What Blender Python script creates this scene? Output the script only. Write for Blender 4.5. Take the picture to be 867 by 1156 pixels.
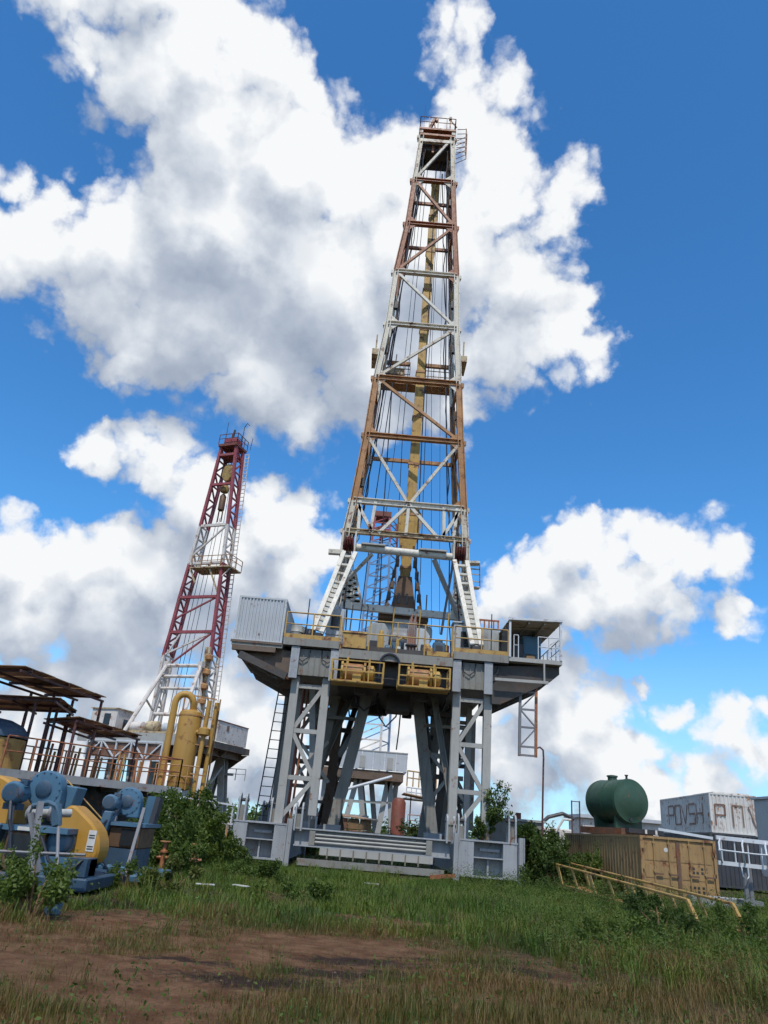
import bpy, math, random
import numpy as np
from mathutils import Matrix, Vector
random.seed(7); R = math.radians
scn = bpy.context.scene; COL = scn.collection
for o in list(bpy.data.objects): bpy.data.objects.remove(o)

# ------------------------------------------------------------------ camera
cam = bpy.data.cameras.new('camera'); camo = bpy.data.objects.new('camera', cam); COL.objects.link(camo)
cam.sensor_fit = 'VERTICAL'; cam.sensor_height = 36.0; cam.lens = 830/1156*36
cam.clip_start = .1; cam.clip_end = 20000
PITCH, ROLL = R(23.3), math.atan(.085)
camo.matrix_world = Matrix.Translation((0, 0, 1.6)) @ Matrix.Rotation(math.pi/2+PITCH, 4, 'X') @ Matrix.Rotation(ROLL, 4, 'Z')
scn.camera = camo

# ------------------------------------------------------------------ world: sky with cumulus
SUN_EL, SUN_AZ = R(58), R(-176)          # azimuth from +Y towards +X: high, from behind the viewer
SUN_DIR = Vector((math.sin(SUN_AZ)*math.cos(SUN_EL), math.cos(SUN_AZ)*math.cos(SUN_EL), math.sin(SUN_EL)))
world = bpy.data.worlds.new('World'); scn.world = world; world.use_nodes = True
wn, wl = world.node_tree.nodes, world.node_tree.links
wn.clear()
CUMULUS = [(-0.379,0.490,0.785,0.061),(-0.306,0.509,0.805,0.080),(-0.304,0.573,0.761,0.077),(-0.337,0.548,0.765,0.048),(-0.250,0.628,0.737,0.097),(-0.252,0.565,0.786,0.081),(-0.269,0.496,0.825,0.050),(-0.368,0.550,0.750,0.039),(-0.436,0.638,0.634,0.026),(-0.399,0.658,0.639,0.040),(-0.419,0.685,0.596,0.066),(-0.342,0.704,0.622,0.092),(-0.362,0.739,0.568,0.083),(-0.282,0.688,0.669,0.082),(-0.446,0.690,0.570,0.044),(-0.179,0.580,0.794,0.058),(-0.190,0.615,0.765,0.060),(0.140,0.711,0.689,0.055),(0.089,0.682,0.726,0.057),(-0.139,0.603,0.785,0.037),(-0.147,0.665,0.732,0.101),(-0.221,0.717,0.661,0.121),(-0.108,0.767,0.632,0.132),(-0.261,0.773,0.578,0.109),(-0.171,0.824,0.541,0.097),(-0.322,0.786,0.527,0.054),(-0.044,0.829,0.557,0.093),(-0.070,0.688,0.722,0.078),(0.020,0.549,0.835,0.020),(0.051,0.554,0.831,0.031),(0.050,0.579,0.814,0.040),(0.088,0.586,0.805,0.043),(0.050,0.612,0.789,0.058),(0.012,0.641,0.768,0.055),(-0.011,0.675,0.738,0.062),(0.098,0.640,0.762,0.055),(0.118,0.689,0.715,0.067),(0.179,0.664,0.726,0.041),(0.179,0.690,0.701,0.041),(0.048,0.734,0.678,0.123),(0.152,0.742,0.653,0.081),(0.204,0.774,0.599,0.053),(0.248,0.777,0.578,0.031),(0.139,0.790,0.597,0.073),(0.037,0.812,0.582,0.097),(-0.109,0.862,0.495,0.050),(-0.183,0.864,0.469,0.021),(0.073,0.849,0.523,0.047),(-0.016,0.854,0.520,0.053),(-0.372,0.834,0.408,0.035),(-0.359,0.821,0.443,0.011),(-0.323,0.843,0.430,0.038),(-0.290,0.866,0.407,0.057),(-0.244,0.893,0.379,0.072),(-0.171,0.905,0.391,0.047),(-0.144,0.923,0.356,0.069),(-0.089,0.938,0.334,0.043),(-0.208,0.930,0.302,0.099),(-0.295,0.911,0.288,0.091),(-0.355,0.893,0.276,0.071),(-0.402,0.876,0.266,0.053),(-0.445,0.858,0.256,0.060),(-0.421,0.885,0.199,0.083),(-0.337,0.917,0.215,0.088),(-0.245,0.942,0.230,0.074),(-0.126,0.949,0.290,0.069),(-0.144,0.961,0.237,0.053),(-0.327,0.934,0.146,0.062),(-0.371,0.917,0.145,0.044),(-0.273,0.954,0.127,0.060),(-0.404,0.910,0.099,0.058),(-0.344,0.936,0.076,0.060),(-0.177,0.974,0.138,0.066),(-0.127,0.987,0.099,0.077),(-0.179,0.981,0.073,0.075),(-0.242,0.968,0.067,0.062),(-0.101,0.981,0.168,0.046),(-0.400,0.915,0.039,0.049),(0.260,0.895,0.362,0.054),(0.299,0.890,0.345,0.053),(0.343,0.868,0.360,0.046),(0.392,0.852,0.346,0.051),(0.424,0.844,0.329,0.037),(0.225,0.919,0.324,0.055),(0.187,0.933,0.307,0.053),(0.160,0.947,0.278,0.042),(0.260,0.921,0.291,0.068),(0.322,0.898,0.300,0.068),(0.352,0.883,0.312,0.054),(0.301,0.901,0.313,0.056),(0.382,0.878,0.290,0.051),(0.430,0.859,0.277,0.033),(0.240,0.938,0.249,0.043),(0.452,0.847,0.281,0.016),(0.253,0.947,0.198,0.053),(0.210,0.961,0.180,0.063),(0.296,0.940,0.172,0.041),(0.255,0.959,0.128,0.072),(0.191,0.977,0.092,0.072),(0.296,0.951,0.088,0.069),(0.350,0.930,0.111,0.039),(0.378,0.921,0.094,0.036),(0.424,0.895,0.139,0.036),(0.453,0.884,0.116,0.044),(0.408,0.910,0.074,0.054),(0.374,0.913,0.161,0.016),(0.446,0.880,0.165,0.010),(0.468,0.868,0.165,0.014),(0.344,0.918,0.200,0.009),(0.353,0.934,0.061,0.056),(0.081,0.995,0.063,0.073),(0.035,0.996,0.081,0.063),(0.156,0.976,0.155,0.045),(0.042,0.990,0.136,0.053),(-0.034,0.997,0.075,0.056),(-0.076,0.996,0.050,0.055)]
CUMULUS_SMALL = CUMULUS
def clouds_group():
    g = bpy.data.node_groups.new('cumulus_density', 'ShaderNodeTree')
    g.interface.new_socket('Vector', in_out='INPUT', socket_type='NodeSocketVector')
    g.interface.new_socket('Density', in_out='OUTPUT', socket_type='NodeSocketFloat')
    g.interface.new_socket('Bulk', in_out='OUTPUT', socket_type='NodeSocketFloat')
    g.interface.new_socket('Soft', in_out='OUTPUT', socket_type='NodeSocketFloat')
    n, l = g.nodes, g.links
    def nd(t, **k):
        x = n.new(t)
        for a, b in k.items(): setattr(x, a, b)
        return x
    def math_(op, a, b=None, c=None):
        x = nd('ShaderNodeMath', operation=op)
        for i, v in enumerate((a, b, c)):
            if v is None: continue
            if isinstance(v, (int, float)): x.inputs[i].default_value = v
            else: l.new(v, x.inputs[i])
        return x.outputs[0]
    gi, go = nd('NodeGroupInput'), nd('NodeGroupOutput')
    v = gi.outputs[0]
    # domain warp
    wz = nd('ShaderNodeTexNoise'); wz.inputs['Scale'].default_value = 11; wz.inputs['Detail'].default_value = 5; wz.inputs['Roughness'].default_value = .6
    l.new(v, wz.inputs['Vector'])
    sb = nd('ShaderNodeVectorMath', operation='SUBTRACT'); l.new(wz.outputs['Color'], sb.inputs[0]); sb.inputs[1].default_value = (.5, .5, .5)
    sc = nd('ShaderNodeVectorMath', operation='MULTIPLY_ADD'); l.new(sb.outputs[0], sc.inputs[0]); sc.inputs[1].default_value = (.075,)*3; l.new(v, sc.inputs[2])
    p = sc.outputs[0]
    acc = None
    for (x, y, z, r) in CUMULUS:
        d = nd('ShaderNodeVectorMath', operation='DISTANCE'); l.new(p, d.inputs[0]); d.inputs[1].default_value = (x, y, z)
        # height above the rim, in units of one common lobe size so that big lobes are thicker
        k = min(1.6, .40+r*9)
        e = math_('MULTIPLY_ADD', d.outputs['Value'], -k/r, k)
        acc = e if acc is None else math_('SMOOTH_MAX', acc, e, .10)
    # the same kind of scattered cumulus over the rest of the sky dome, away from the mapped part
    ax = nd('ShaderNodeVectorMath', operation='DISTANCE'); l.new(v, ax.inputs[0]); ax.inputs[1].default_value = (0, .92, .39)
    far = nd('ShaderNodeMapRange'); l.new(ax.outputs['Value'], far.inputs[0])
    for i, q in ((1, .62), (2, .80), (3, -1.5), (4, 0)): far.inputs[i].default_value = q
    gn = nd('ShaderNodeTexNoise'); gn.inputs['Scale'].default_value = 3.2; gn.inputs['Detail'].default_value = 2; l.new(p, gn.inputs['Vector'])
    gd = math_('MULTIPLY_ADD', gn.outputs['Fac'], 5.0, -2.55)
    gd = math_('ADD', gd, far.outputs[0])
    acc = math_('SMOOTH_MAX', acc, gd, .1)
    # cauliflower relief
    vo = nd('ShaderNodeTexVoronoi', feature='F1'); vo.inputs['Scale'].default_value = 17; vo.inputs['Detail'].default_value = 2.0
    vo.inputs['Roughness'].default_value = .55; l.new(p, vo.inputs['Vector'])
    fn = nd('ShaderNodeTexNoise'); fn.inputs['Scale'].default_value = 34; fn.inputs['Detail'].default_value = 6; fn.inputs['Roughness'].default_value = .62; l.new(v, fn.inputs['Vector'])
    b = math_('MULTIPLY_ADD', vo.outputs['Distance'], -.80, .83)
    f = math_('MULTIPLY_ADD', fn.outputs['Fac'], .55, -.275)
    D = math_('ADD', math_('ADD', acc, b), f)
    l.new(D, go.inputs[0]); l.new(acc, go.inputs[1])
    l.new(math_('ADD', acc, math_('MULTIPLY_ADD', b, .50, math_('MULTIPLY', f, .42))), go.inputs[2])
    return g
CG = clouds_group()
def bulk_group():
    g = bpy.data.node_groups.new('cumulus_bulk', 'ShaderNodeTree')
    g.interface.new_socket('Vector', in_out='INPUT', socket_type='NodeSocketVector'); g.interface.new_socket('Bulk', in_out='OUTPUT', socket_type='NodeSocketFloat')
    n, l = g.nodes, g.links; gi, go = n.new('NodeGroupInput'), n.new('NodeGroupOutput')
    wz = n.new('ShaderNodeTexNoise'); wz.inputs['Scale'].default_value = 11; wz.inputs['Detail'].default_value = 2; l.new(gi.outputs[0], wz.inputs['Vector'])
    sc = n.new('ShaderNodeVectorMath'); sc.operation = 'MULTIPLY_ADD'; l.new(wz.outputs['Color'], sc.inputs[0]); sc.inputs[1].default_value = (.10,)*3; l.new(gi.outputs[0], sc.inputs[2])
    acc = None
    for (x, y, z, r) in CUMULUS:
        if r < .035: continue
        d = n.new('ShaderNodeVectorMath'); d.operation = 'DISTANCE'; l.new(sc.outputs[0], d.inputs[0]); d.inputs[1].default_value = (x+.05, y+.05, z+.05)
        k = min(1.6, .40+r*9); e = n.new('ShaderNodeMath'); e.operation = 'MULTIPLY_ADD'; l.new(d.outputs['Value'], e.inputs[0]); e.inputs[1].default_value = -k/r; e.inputs[2].default_value = k
        if acc is None: acc = e.outputs[0]
        else:
            q = n.new('ShaderNodeMath'); q.operation = 'SMOOTH_MAX'; l.new(acc, q.inputs[0]); l.new(e.outputs[0], q.inputs[1]); q.inputs[2].default_value = .25; acc = q.outputs[0]
    l.new(acc, go.inputs[0]); return g
BG = bulk_group()
def W(t, **k):
    x = wn.new(t)
    for a, b in k.items(): setattr(x, a, b)
    return x
def wmap(src, a, b, c, d, smooth=False):
    m = W('ShaderNodeMapRange'); wl.new(src, m.inputs[0]); m.interpolation_type = 'SMOOTHSTEP' if smooth else 'LINEAR'
    for i, q in zip((1, 2, 3, 4), (a, b, c, d)): m.inputs[i].default_value = q
    return m.outputs[0]
def wmath(op, a, b):
    x = W('ShaderNodeMath', operation=op)
    for i, v in enumerate((a, b)):
        if isinstance(v, (int, float)): x.inputs[i].default_value = v
        else: wl.new(v, x.inputs[i])
    return x.outputs[0]
tc = W('ShaderNodeTexCoord')
sky = W('ShaderNodeTexSky'); sky.sky_type = 'NISHITA'; sky.sun_disc = False
sky.sun_elevation = SUN_EL; sky.sun_rotation = SUN_AZ; sky.altitude = 0; sky.air_density = 1.0; sky.dust_density = .05; sky.ozone_density = 1.6
skyc = W('ShaderNodeHueSaturation'); skyc.inputs['Saturation'].default_value = 1.1; skyc.inputs['Value'].default_value = 1.0
wl.new(sky.outputs[0], skyc.inputs['Color'])
SKY_STRENGTH = .15
d0 = W('ShaderNodeGroup'); d0.node_tree = CG; wl.new(tc.outputs['Generated'], d0.inputs[0])
off = W('ShaderNodeVectorMath', operation='ADD'); wl.new(tc.outputs['Generated'], off.inputs[0]); off.inputs[1].default_value = (.010, -.012, .055)
d1 = W('ShaderNodeGroup'); d1.node_tree = CG; wl.new(off.outputs[0], d1.inputs[0])
mask = wmap(d0.outputs[0], -.08, .46, 0, 1, True)
lit = wmap(wmath('SUBTRACT', d0.outputs[2], d1.outputs[2]), -.72, .52, 0, 1)
offb = W('ShaderNodeVectorMath', operation='ADD'); wl.new(tc.outputs['Generated'], offb.inputs[0]); offb.inputs[1].default_value = (.01, -.03, .085)
d2 = W('ShaderNodeGroup'); d2.node_tree = BG; wl.new(offb.outputs[0], d2.inputs[0])
thick = wmap(d2.outputs[0], .10, 1.0, 0, 1, True)
shade = wmath('MULTIPLY', lit, wmath('SUBTRACT', 1.0, wmath('MULTIPLY', thick, .47)))
ramp = W('ShaderNodeValToRGB'); wl.new(shade, ramp.inputs[0])
el = ramp.color_ramp.elements
el[0].position = 0; el[0].color = (.285, .34, .435, 1)
el[1].position = .86; el[1].color = (.80, .815, .83, 1)
e = el.new(.30); e.color = (.41, .46, .545, 1)
e = el.new(.60); e.color = (.62, .66, .715, 1)
# clouds are given in display units; the sky is scaled by its own strength first
scl = W('ShaderNodeMix', data_type='RGBA', blend_type='MULTIPLY'); scl.inputs['Factor'].default_value = 1
wl.new(skyc.outputs[0], scl.inputs[6]); scl.inputs[7].default_value = (SKY_STRENGTH*.42, SKY_STRENGTH*.86, SKY_STRENGTH*1.12, 1)
mx = W('ShaderNodeMix', data_type='RGBA'); wl.new(mask, mx.inputs['Factor']); 
sepz = W('ShaderNodeSeparateXYZ'); wl.new(tc.outputs['Generated'], sepz.inputs[0])
hz = W('ShaderNodeMix', data_type='RGBA'); wl.new(wmap(sepz.outputs[2], .0, .30, .62, 0, True), hz.inputs['Factor'])     # pale air near the horizon
wl.new(scl.outputs[2], hz.inputs[6]); hz.inputs[7].default_value = (.46, .60, .84, 1)
wl.new(hz.outputs[2], mx.inputs[6]); wl.new(ramp.outputs[0], mx.inputs[7])
bg = W('ShaderNodeBackground'); wl.new(mx.outputs[2], bg.inputs[0]); bg.inputs[1].default_value = 1.0
scn.cycles.use_adaptive_sampling = True; scn.cycles.adaptive_threshold = .02; scn.cycles.adaptive_min_samples = 8; scn.cycles.use_denoising = True
scn.cycles.max_bounces = 5; scn.cycles.diffuse_bounces = 3; scn.cycles.transparent_max_bounces = 8
world.cycles.sampling_method = 'MANUAL'; world.cycles.sample_map_resolution = 256
wo = W('ShaderNodeOutputWorld'); wl.new(bg.outputs[0], wo.inputs[0])

# ------------------------------------------------------------------ sun
sl = bpy.data.lights.new('sun', 'SUN'); sl.energy = 2.7; sl.angle = R(.6); sl.color = (1, .96, .89)
so = bpy.data.objects.new('sun', sl); COL.objects.link(so); so.rotation_euler = SUN_DIR.to_track_quat('Z', 'Y').to_euler(); so.location = (0, 20, 80)
scn.view_settings.view_transform = 'Standard'; scn.view_settings.look = 'None'; scn.view_settings.exposure = .22; scn.view_settings.gamma = 1
scn.view_settings.use_curve_mapping = False

# ------------------------------------------------------------------ helpers
class MB:
    """collects shapes for ONE mesh; coordinates in metres, optionally through a frame matrix"""
    def __init__(s, T=None): s.v = []; s.f = []; s.T = T
    def add(s, vs, fs):
        b = len(s.v); s.v += [tuple(p) for p in vs]; s.f += [tuple(i+b for i in f) for f in fs]; return s
    def bb(s, x0, y0, z0, x1, y1, z1):
        return s.add([(x0,y0,z0),(x1,y0,z0),(x1,y1,z0),(x0,y1,z0),(x0,y0,z1),(x1,y0,z1),(x1,y1,z1),(x0,y1,z1)],
                     [(0,3,2,1),(4,5,6,7),(0,1,5,4),(1,2,6,5),(2,3,7,6),(3,0,4,7)])
    def box(s, c, d, rz=0):
        cs, sn = math.cos(rz), math.sin(rz); vs = []
        for dz in (-.5, .5):
            for dx, dy in ((-.5,-.5),(.5,-.5),(.5,.5),(-.5,.5)):
                x, y = dx*d[0], dy*d[1]; vs.append((c[0]+x*cs-y*sn, c[1]+x*sn+y*cs, c[2]+dz*d[2]))
        return s.add(vs, [(0,3,2,1),(4,5,6,7),(0,1,5,4),(1,2,6,5),(2,3,7,6),(3,0,4,7)])
    @staticmethod
    def frame(p, q, up):
        p, q = Vector(p), Vector(q); d = (q-p).normalized(); u = Vector(up)
        if abs(d.dot(u)) > .98: u = Vector((0,1,0)) if abs(d.y) < .9 else Vector((1,0,0))
        x = d.cross(u).normalized(); y = x.cross(d).normalized(); return p, q, x, y
    def ext(s, p, q, prof, up=(0,0,1), scale1=1.0):
        p, q, x, y = s.frame(p, q, up); n = len(prof)
        vs = [p+x*a+y*b for a, b in prof]+[q+x*a*scale1+y*b*scale1 for a, b in prof]
        return s.add(vs, [(i, (i+1) % n, n+(i+1) % n, n+i) for i in range(n)]+[tuple(range(n-1,-1,-1)), tuple(range(n, 2*n))])
    def beam(s, p, q, w, h=None, up=(0,0,1)):
        h = h or w; a, b = w/2, h/2
        return s.ext(p, q, [(-a,-b),(a,-b),(a,b),(-a,b)], up)
    def hbeam(s, p, q, w, h, t=.03, up=(0,0,1)):
        a, b, c = w/2, h/2, t/2
        return s.ext(p, q, [(-a,-b),(a,-b),(a,-b+t),(c,-b+t),(c,b-t),(a,b-t),(a,b),(-a,b),(-a,b-t),(-c,b-t),(-c,-b+t),(-a,-b+t)], up)
    def tube(s, p, q, r, n=8, r1=None):
        return s.ext(p, q, [(r*math.cos(2*math.pi*i/n), r*math.sin(2*math.pi*i/n)) for i in range(n)], scale1=(r1/r if r1 is not None else 1.0))
    def path(s, pts, r, n=6):
        pts = [Vector(p) for p in pts]; m = len(pts); rings = []; x = None
        for i, p in enumerate(pts):
            d = (pts[min(i+1, m-1)]-pts[max(i-1, 0)]).normalized()
            if x is None:
                u = Vector((0,0,1)) if abs(d.z) < .95 else Vector((0,1,0)); x = d.cross(u).normalized()
            else: x = (x-d*x.dot(d)).normalized()
            y = x.cross(d); rr = r[i] if isinstance(r, (list, tuple)) else r
            rings.append([p+x*rr*math.cos(2*math.pi*k/n)+y*rr*math.sin(2*math.pi*k/n) for k in range(n)])
        vs = [v for g in rings for v in g]
        fs = [(i*n+k, i*n+(k+1) % n, (i+1)*n+(k+1) % n, (i+1)*n+k) for i in range(m-1) for k in range(n)]
        return s.add(vs, fs+[tuple(range(n-1,-1,-1)), tuple(range((m-1)*n, m*n))])
    def prism(s, poly, y0, y1, plane='xz'):
        n = len(poly)
        mk = (lambda a, b, t: (a, t, b)) if plane == 'xz' else (lambda a, b, t: (t, a, b)) if plane == 'yz' else (lambda a, b, t: (a, b, t))
        vs = [mk(a, b, y0) for a, b in poly]+[mk(a, b, y1) for a, b in poly]
        return s.add(vs, [tuple(range(n-1,-1,-1)), tuple(range(n, 2*n))]+[(i, (i+1) % n, n+(i+1) % n, n+i) for i in range(n)])
    def lathe(s, prof, c, ax=(0,0,1), n=20):
        """prof: (radius, distance along ax); ends closed"""
        c, ax = Vector(c), Vector(ax).normalized(); u = Vector((0,0,1)) if abs(ax.z) < .9 else Vector((0,1,0))
        x = ax.cross(u).normalized(); y = ax.cross(x); vs = []; m = len(prof)
        for r, t in prof:
            for k in range(n):
                a = 2*math.pi*k/n; vs.append(c+ax*t+x*r*math.cos(a)+y*r*math.sin(a))
        fs = [(i*n+k, i*n+(k+1) % n, (i+1)*n+(k+1) % n, (i+1)*n+k) for i in range(m-1) for k in range(n)]
        return s.add(vs, fs+[tuple(range(n-1,-1,-1)), tuple(range((m-1)*n, m*n))])
    def sheet(s, p, q, a, b, thick=.03):
        """slab through four corners in order"""
        P = [Vector(t) for t in (p, q, a, b)]; nrm = (P[1]-P[0]).cross(P[2]-P[0]).normalized()*thick/2
        vs = [t-nrm for t in P]+[t+nrm for t in P]
        return s.add(vs, [(0,3,2,1),(4,5,6,7),(0,1,5,4),(1,2,6,5),(2,3,7,6),(3,0,4,7)])
    def build(s, name, m, parent=None, smooth=False, bevel=0, label=None):
        vs = [Vector(v) for v in s.v]
        if s.T is not None: vs = [s.T @ v for v in vs]
        if parent is not None:
            if parent in WM: I = WM[parent].inverted(); vs = [I @ v for v in vs]; loc = None
            else: raise RuntimeError('no frame')
        else:
            xs = [v.x for v in vs]; ys = [v.y for v in vs]; zs = [v.z for v in vs]
            loc = Vector(((min(xs)+max(xs))/2, (min(ys)+max(ys))/2, min(zs))); vs = [v-loc for v in vs]
        me = bpy.data.meshes.new(name); me.from_pydata([tuple(v) for v in vs], [], s.f); me.update()
        me.materials.append(MAT[m] if isinstance(m, str) else m)
        if smooth:
            me.polygons.foreach_set('use_smooth', [True]*len(me.polygons))
            try: me.set_sharp_from_angle(angle=R(38))
            except Exception: pass
        o = bpy.data.objects.new(name, me); COL.objects.link(o)
        if parent is not None: o.parent = parent; WM[o] = WM[parent]
        else: o.location = loc; WM[o] = Matrix.Translation(loc)
        if bevel:
            b = o.modifiers.new('bevel', 'BEVEL'); b.width = bevel; b.segments = 1; b.limit_method = 'ANGLE'
        if label: o['label'] = label
        return o
WM = {}
def thing(name, label, cat, loc, rz=0, group=None):
    o = bpy.data.objects.new(name, None); COL.objects.link(o); o.location = loc; o.rotation_euler = (0, 0, rz); o.empty_display_size = .3
    WM[o] = Matrix.Translation(loc) @ Matrix.Rotation(rz, 4, 'Z'); tag(o, label, cat, group); return o
def tag(o, label=None, cat=None, group=None, kind=None):
    if label: o['label'] = label
    if cat: o['category'] = cat
    if group: o['group'] = group
    if kind: o['kind'] = kind
    return o
def copy_tree(o, delta=(0,0,0), rz=None, parent=None):
    c = o.copy(); COL.objects.link(c)
    if parent is not None: c.parent = parent
    else:
        c.location = Vector(o.location)+Vector(delta)
        if rz is not None: c.rotation_euler = (0, 0, rz)
    for ch in [k for k in o.children]: copy_tree(ch, parent=c)
    return c
def lerp(a, b, t): return tuple(a[i]+(b[i]-a[i])*t for i in range(len(a)))

# ------------------------------------------------------------------ materials
MAT = {}
def paint(name, col, rough=.55, rust=.0, rustcol=(.16,.060,.025), vary=.18, streak=.25, scale=1.0, metal=0.0, bump=.15, dust=.15):
    m = bpy.data.materials.new(name); m.use_nodes = True; n, l = m.node_tree.nodes, m.node_tree.links
    bs = n['Principled BSDF']; geo = n.new('ShaderNodeNewGeometry')
    def noise(sc, det, ro=.55, vec=None):
        t = n.new('ShaderNodeTexNoise'); t.inputs['Scale'].default_value = sc*scale; t.inputs['Detail'].default_value = det; t.inputs['Roughness'].default_value = ro
        l.new(vec or geo.outputs['Position'], t.inputs['Vector']); return t.outputs['Fac']
    def mr(src, a, b, c, d):
        t = n.new('ShaderNodeMapRange'); l.new(src, t.inputs[0])
        for i, q in zip((1,2,3,4), (a,b,c,d)): t.inputs[i].default_value = q
        return t.outputs[0]
    def mul(a, b):
        t = n.new('ShaderNodeMath'); t.operation = 'MULTIPLY'
        for i, q in enumerate((a, b)):
            if isinstance(q, (int, float)): t.inputs[i].default_value = q
            else: l.new(q, t.inputs[i])
        return t.outputs[0]
    def mixc(f, a, b, mode='MIX'):
        t = n.new('ShaderNodeMix'); t.data_type = 'RGBA'; t.blend_type = mode
        l.new(f, t.inputs[0]) if not isinstance(f, (int, float)) else setattr(t.inputs[0], 'default_value', f)
        for i, q in ((6, a), (7, b)):
            if isinstance(q, tuple): t.inputs[i].default_value = tuple(q)+(1,)
            else: l.new(q, t.inputs[i])
        return t.outputs[2]
    lo = tuple(c*(1-vary) for c in col); hi = tuple(min(1, c*(1+vary*.6)) for c in col)
    c = mixc(mr(noise(1.1, 5), .3, .7, 0, 1), lo, hi)
    if streak:
        mp = n.new('ShaderNodeMapping'); mp.inputs['Scale'].default_value = (7, 7, .55); l.new(geo.outputs['Position'], mp.inputs['Vector'])
        st = mr(noise(1.0, 4, .6, mp.outputs[0]), .50, .78, 0, streak)
        c = mixc(st, c, tuple(q*.45+.02 for q in rustcol) if rust > .2 else tuple(q*.5 for q in col))
    if dust:
        c = mixc(mr(noise(.5, 3), .45, .8, 0, dust), c, (.30,.255,.20))
    f = None
    if rust > 0:
        r1 = mr(noise(2.3, 8, .68), .66-.32*rust, .74-.26*rust, 0, 1)
        rc = mixc(mr(noise(9, 4), .35, .65, 0, 1), tuple(q*.55 for q in rustcol), tuple(min(1, q*1.6) for q in rustcol))
        c = mixc(r1, c, rc); f = r1
    l.new(c, bs.inputs['Base Color']); bs.inputs['Metallic'].default_value = metal
    ro = mr(noise(6, 4), .2, .8, max(.15, rough-.12), min(1, rough+.15)); l.new(ro, bs.inputs['Roughness'])
    if bump:
        b = n.new('ShaderNodeBump'); b.inputs['Strength'].default_value = bump; b.inputs['Distance'].default_value = .02
        l.new(noise(14, 5, .6), b.inputs['Height']); l.new(b.outputs[0], bs.inputs['Normal'])
    MAT[name] = m; return m
paint('white_steel', (.66,.62,.53), rust=.26, vary=.10, streak=.25)
paint('white_rusty', (.60,.55,.45), rust=.46, vary=.12, streak=.45)
paint('cream_rusty', (.50,.40,.24), rust=.50, vary=.15, streak=.5)
paint('rust_red', (.32,.105,.045), rust=.58, rustcol=(.26,.11,.042), vary=.30, streak=.3)
paint('rust_tan', (.42,.21,.075), rust=.50, rustcol=(.27,.115,.04), vary=.28, streak=.35)
paint('guide_yellow', (.50,.30,.06), rust=.42, rustcol=(.15,.075,.03), vary=.25, streak=.4)
paint('top_brown', (.13,.068,.03), rust=.5, rustcol=(.10,.05,.025), vary=.3)
paint('grey_steel', (.37,.36,.33), rust=.14, vary=.12, streak=.3)
paint('base_grey', (.34,.355,.37), rust=.20, vary=.14, streak=.5, dust=.2)
paint('green_grey', (.235,.228,.20), rust=.22, vary=.14, streak=.45)
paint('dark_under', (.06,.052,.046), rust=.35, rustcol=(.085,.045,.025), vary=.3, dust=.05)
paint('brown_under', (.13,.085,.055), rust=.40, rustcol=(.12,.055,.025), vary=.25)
paint('container_grey', (.46,.48,.50), rust=.14, vary=.06, streak=.3)
paint('container_grey2', (.47,.49,.50), rust=.18, vary=.08, streak=.35)
paint('rail_yellow', (.44,.27,.07), rust=.42, vary=.18, streak=.35)
paint('cage_yellow', (.46,.28,.06), rust=.30, vary=.15, streak=.3)
paint('machine_grey', (.38,.39,.37), rust=.22, vary=.18, streak=.4)
paint('machine_blue', (.055,.115,.17), rust=.2, vary=.25, streak=.4)
paint('dark_metal', (.035,.035,.04), rough=.5, rust=.15, vary=.3, streak=.1)
paint('cable', (.018,.022,.035), rough=.5, vary=.2, streak=0, bump=0, dust=0)
paint('sheave_red', (.16,.035,.03), rust=.3, vary=.25)
paint('mast_red', (.30,.055,.065), rust=.30, rustcol=(.20,.06,.035), vary=.22, streak=.2)
paint('mast_white', (.66,.60,.54), rust=.34, rustcol=(.24,.10,.05), vary=.1, streak=.35)
paint('mast_blue', (.16,.24,.38), rust=.1, vary=.2)
paint('block_gold', (.36,.24,.07), rust=.4, vary=.25)
paint('vessel_yellow', (.44,.25,.05), rust=.26, rustcol=(.22,.10,.03), vary=.12, streak=.3)
paint('canopy_rust', (.36,.22,.12), rust=.5, rustcol=(.25,.13,.065), vary=.3, streak=.2)
paint('pole_purple', (.085,.03,.035), rust=.5, rustcol=(.14,.055,.03), vary=.25)
paint('deck_rust', (.20,.10,.06), rust=.5, vary=.3)
paint('deck_grey', (.30,.30,.30), rust=.3, vary=.2)
paint('pump_blue', (.06,.145,.225), rough=.5, rust=.16, vary=.16, streak=.3)
paint('pump_blue_dark', (.032,.07,.115), rough=.5, rust=.2, vary=.2, streak=.3)
paint('guard_yellow', (.44,.22,.025), rough=.45, rust=.12, vary=.08, streak=.2)
paint('galv', (.19,.19,.20), rust=.2, vary=.15)
paint('tan_container', (.35,.215,.085), rust=.34, rustcol=(.16,.06,.025), vary=.14, streak=.45)
paint('tank_green', (.028,.075,.045), rough=.5, rust=.10, vary=.2, streak=.35)
paint('skid_red', (.13,.07,.045), rust=.5, vary=.2)
paint('white_box', (.66,.64,.60), rust=.33, rustcol=(.26,.12,.06), vary=.08, streak=.5)
paint('letter_rust', (.20,.10,.07), rust=.5, rustcol=(.14,.06,.04), vary=.2)
paint('letter_faded', (.24,.16,.11), rust=.4, rustcol=(.20,.11,.07), vary=.25)
paint('mark_black', (.03,.028,.025), vary=.3, streak=0)
paint('mark_white', (.62,.60,.55), vary=.15)
paint('stair_white', (.58,.60,.62), rust=.18, vary=.1)
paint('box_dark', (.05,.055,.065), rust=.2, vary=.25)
paint('roof_tan', (.40,.33,.22), rust=.38, rustcol=(.24,.13,.06), vary=.2)
paint('blue_cabinet', (.06,.17,.26), rust=.12, vary=.15)
paint('red_tank', (.19,.045,.022), rust=.35, vary=.2)
paint('wood', (.22,.13,.06), vary=.3, streak=.2, rough=.85)
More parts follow.
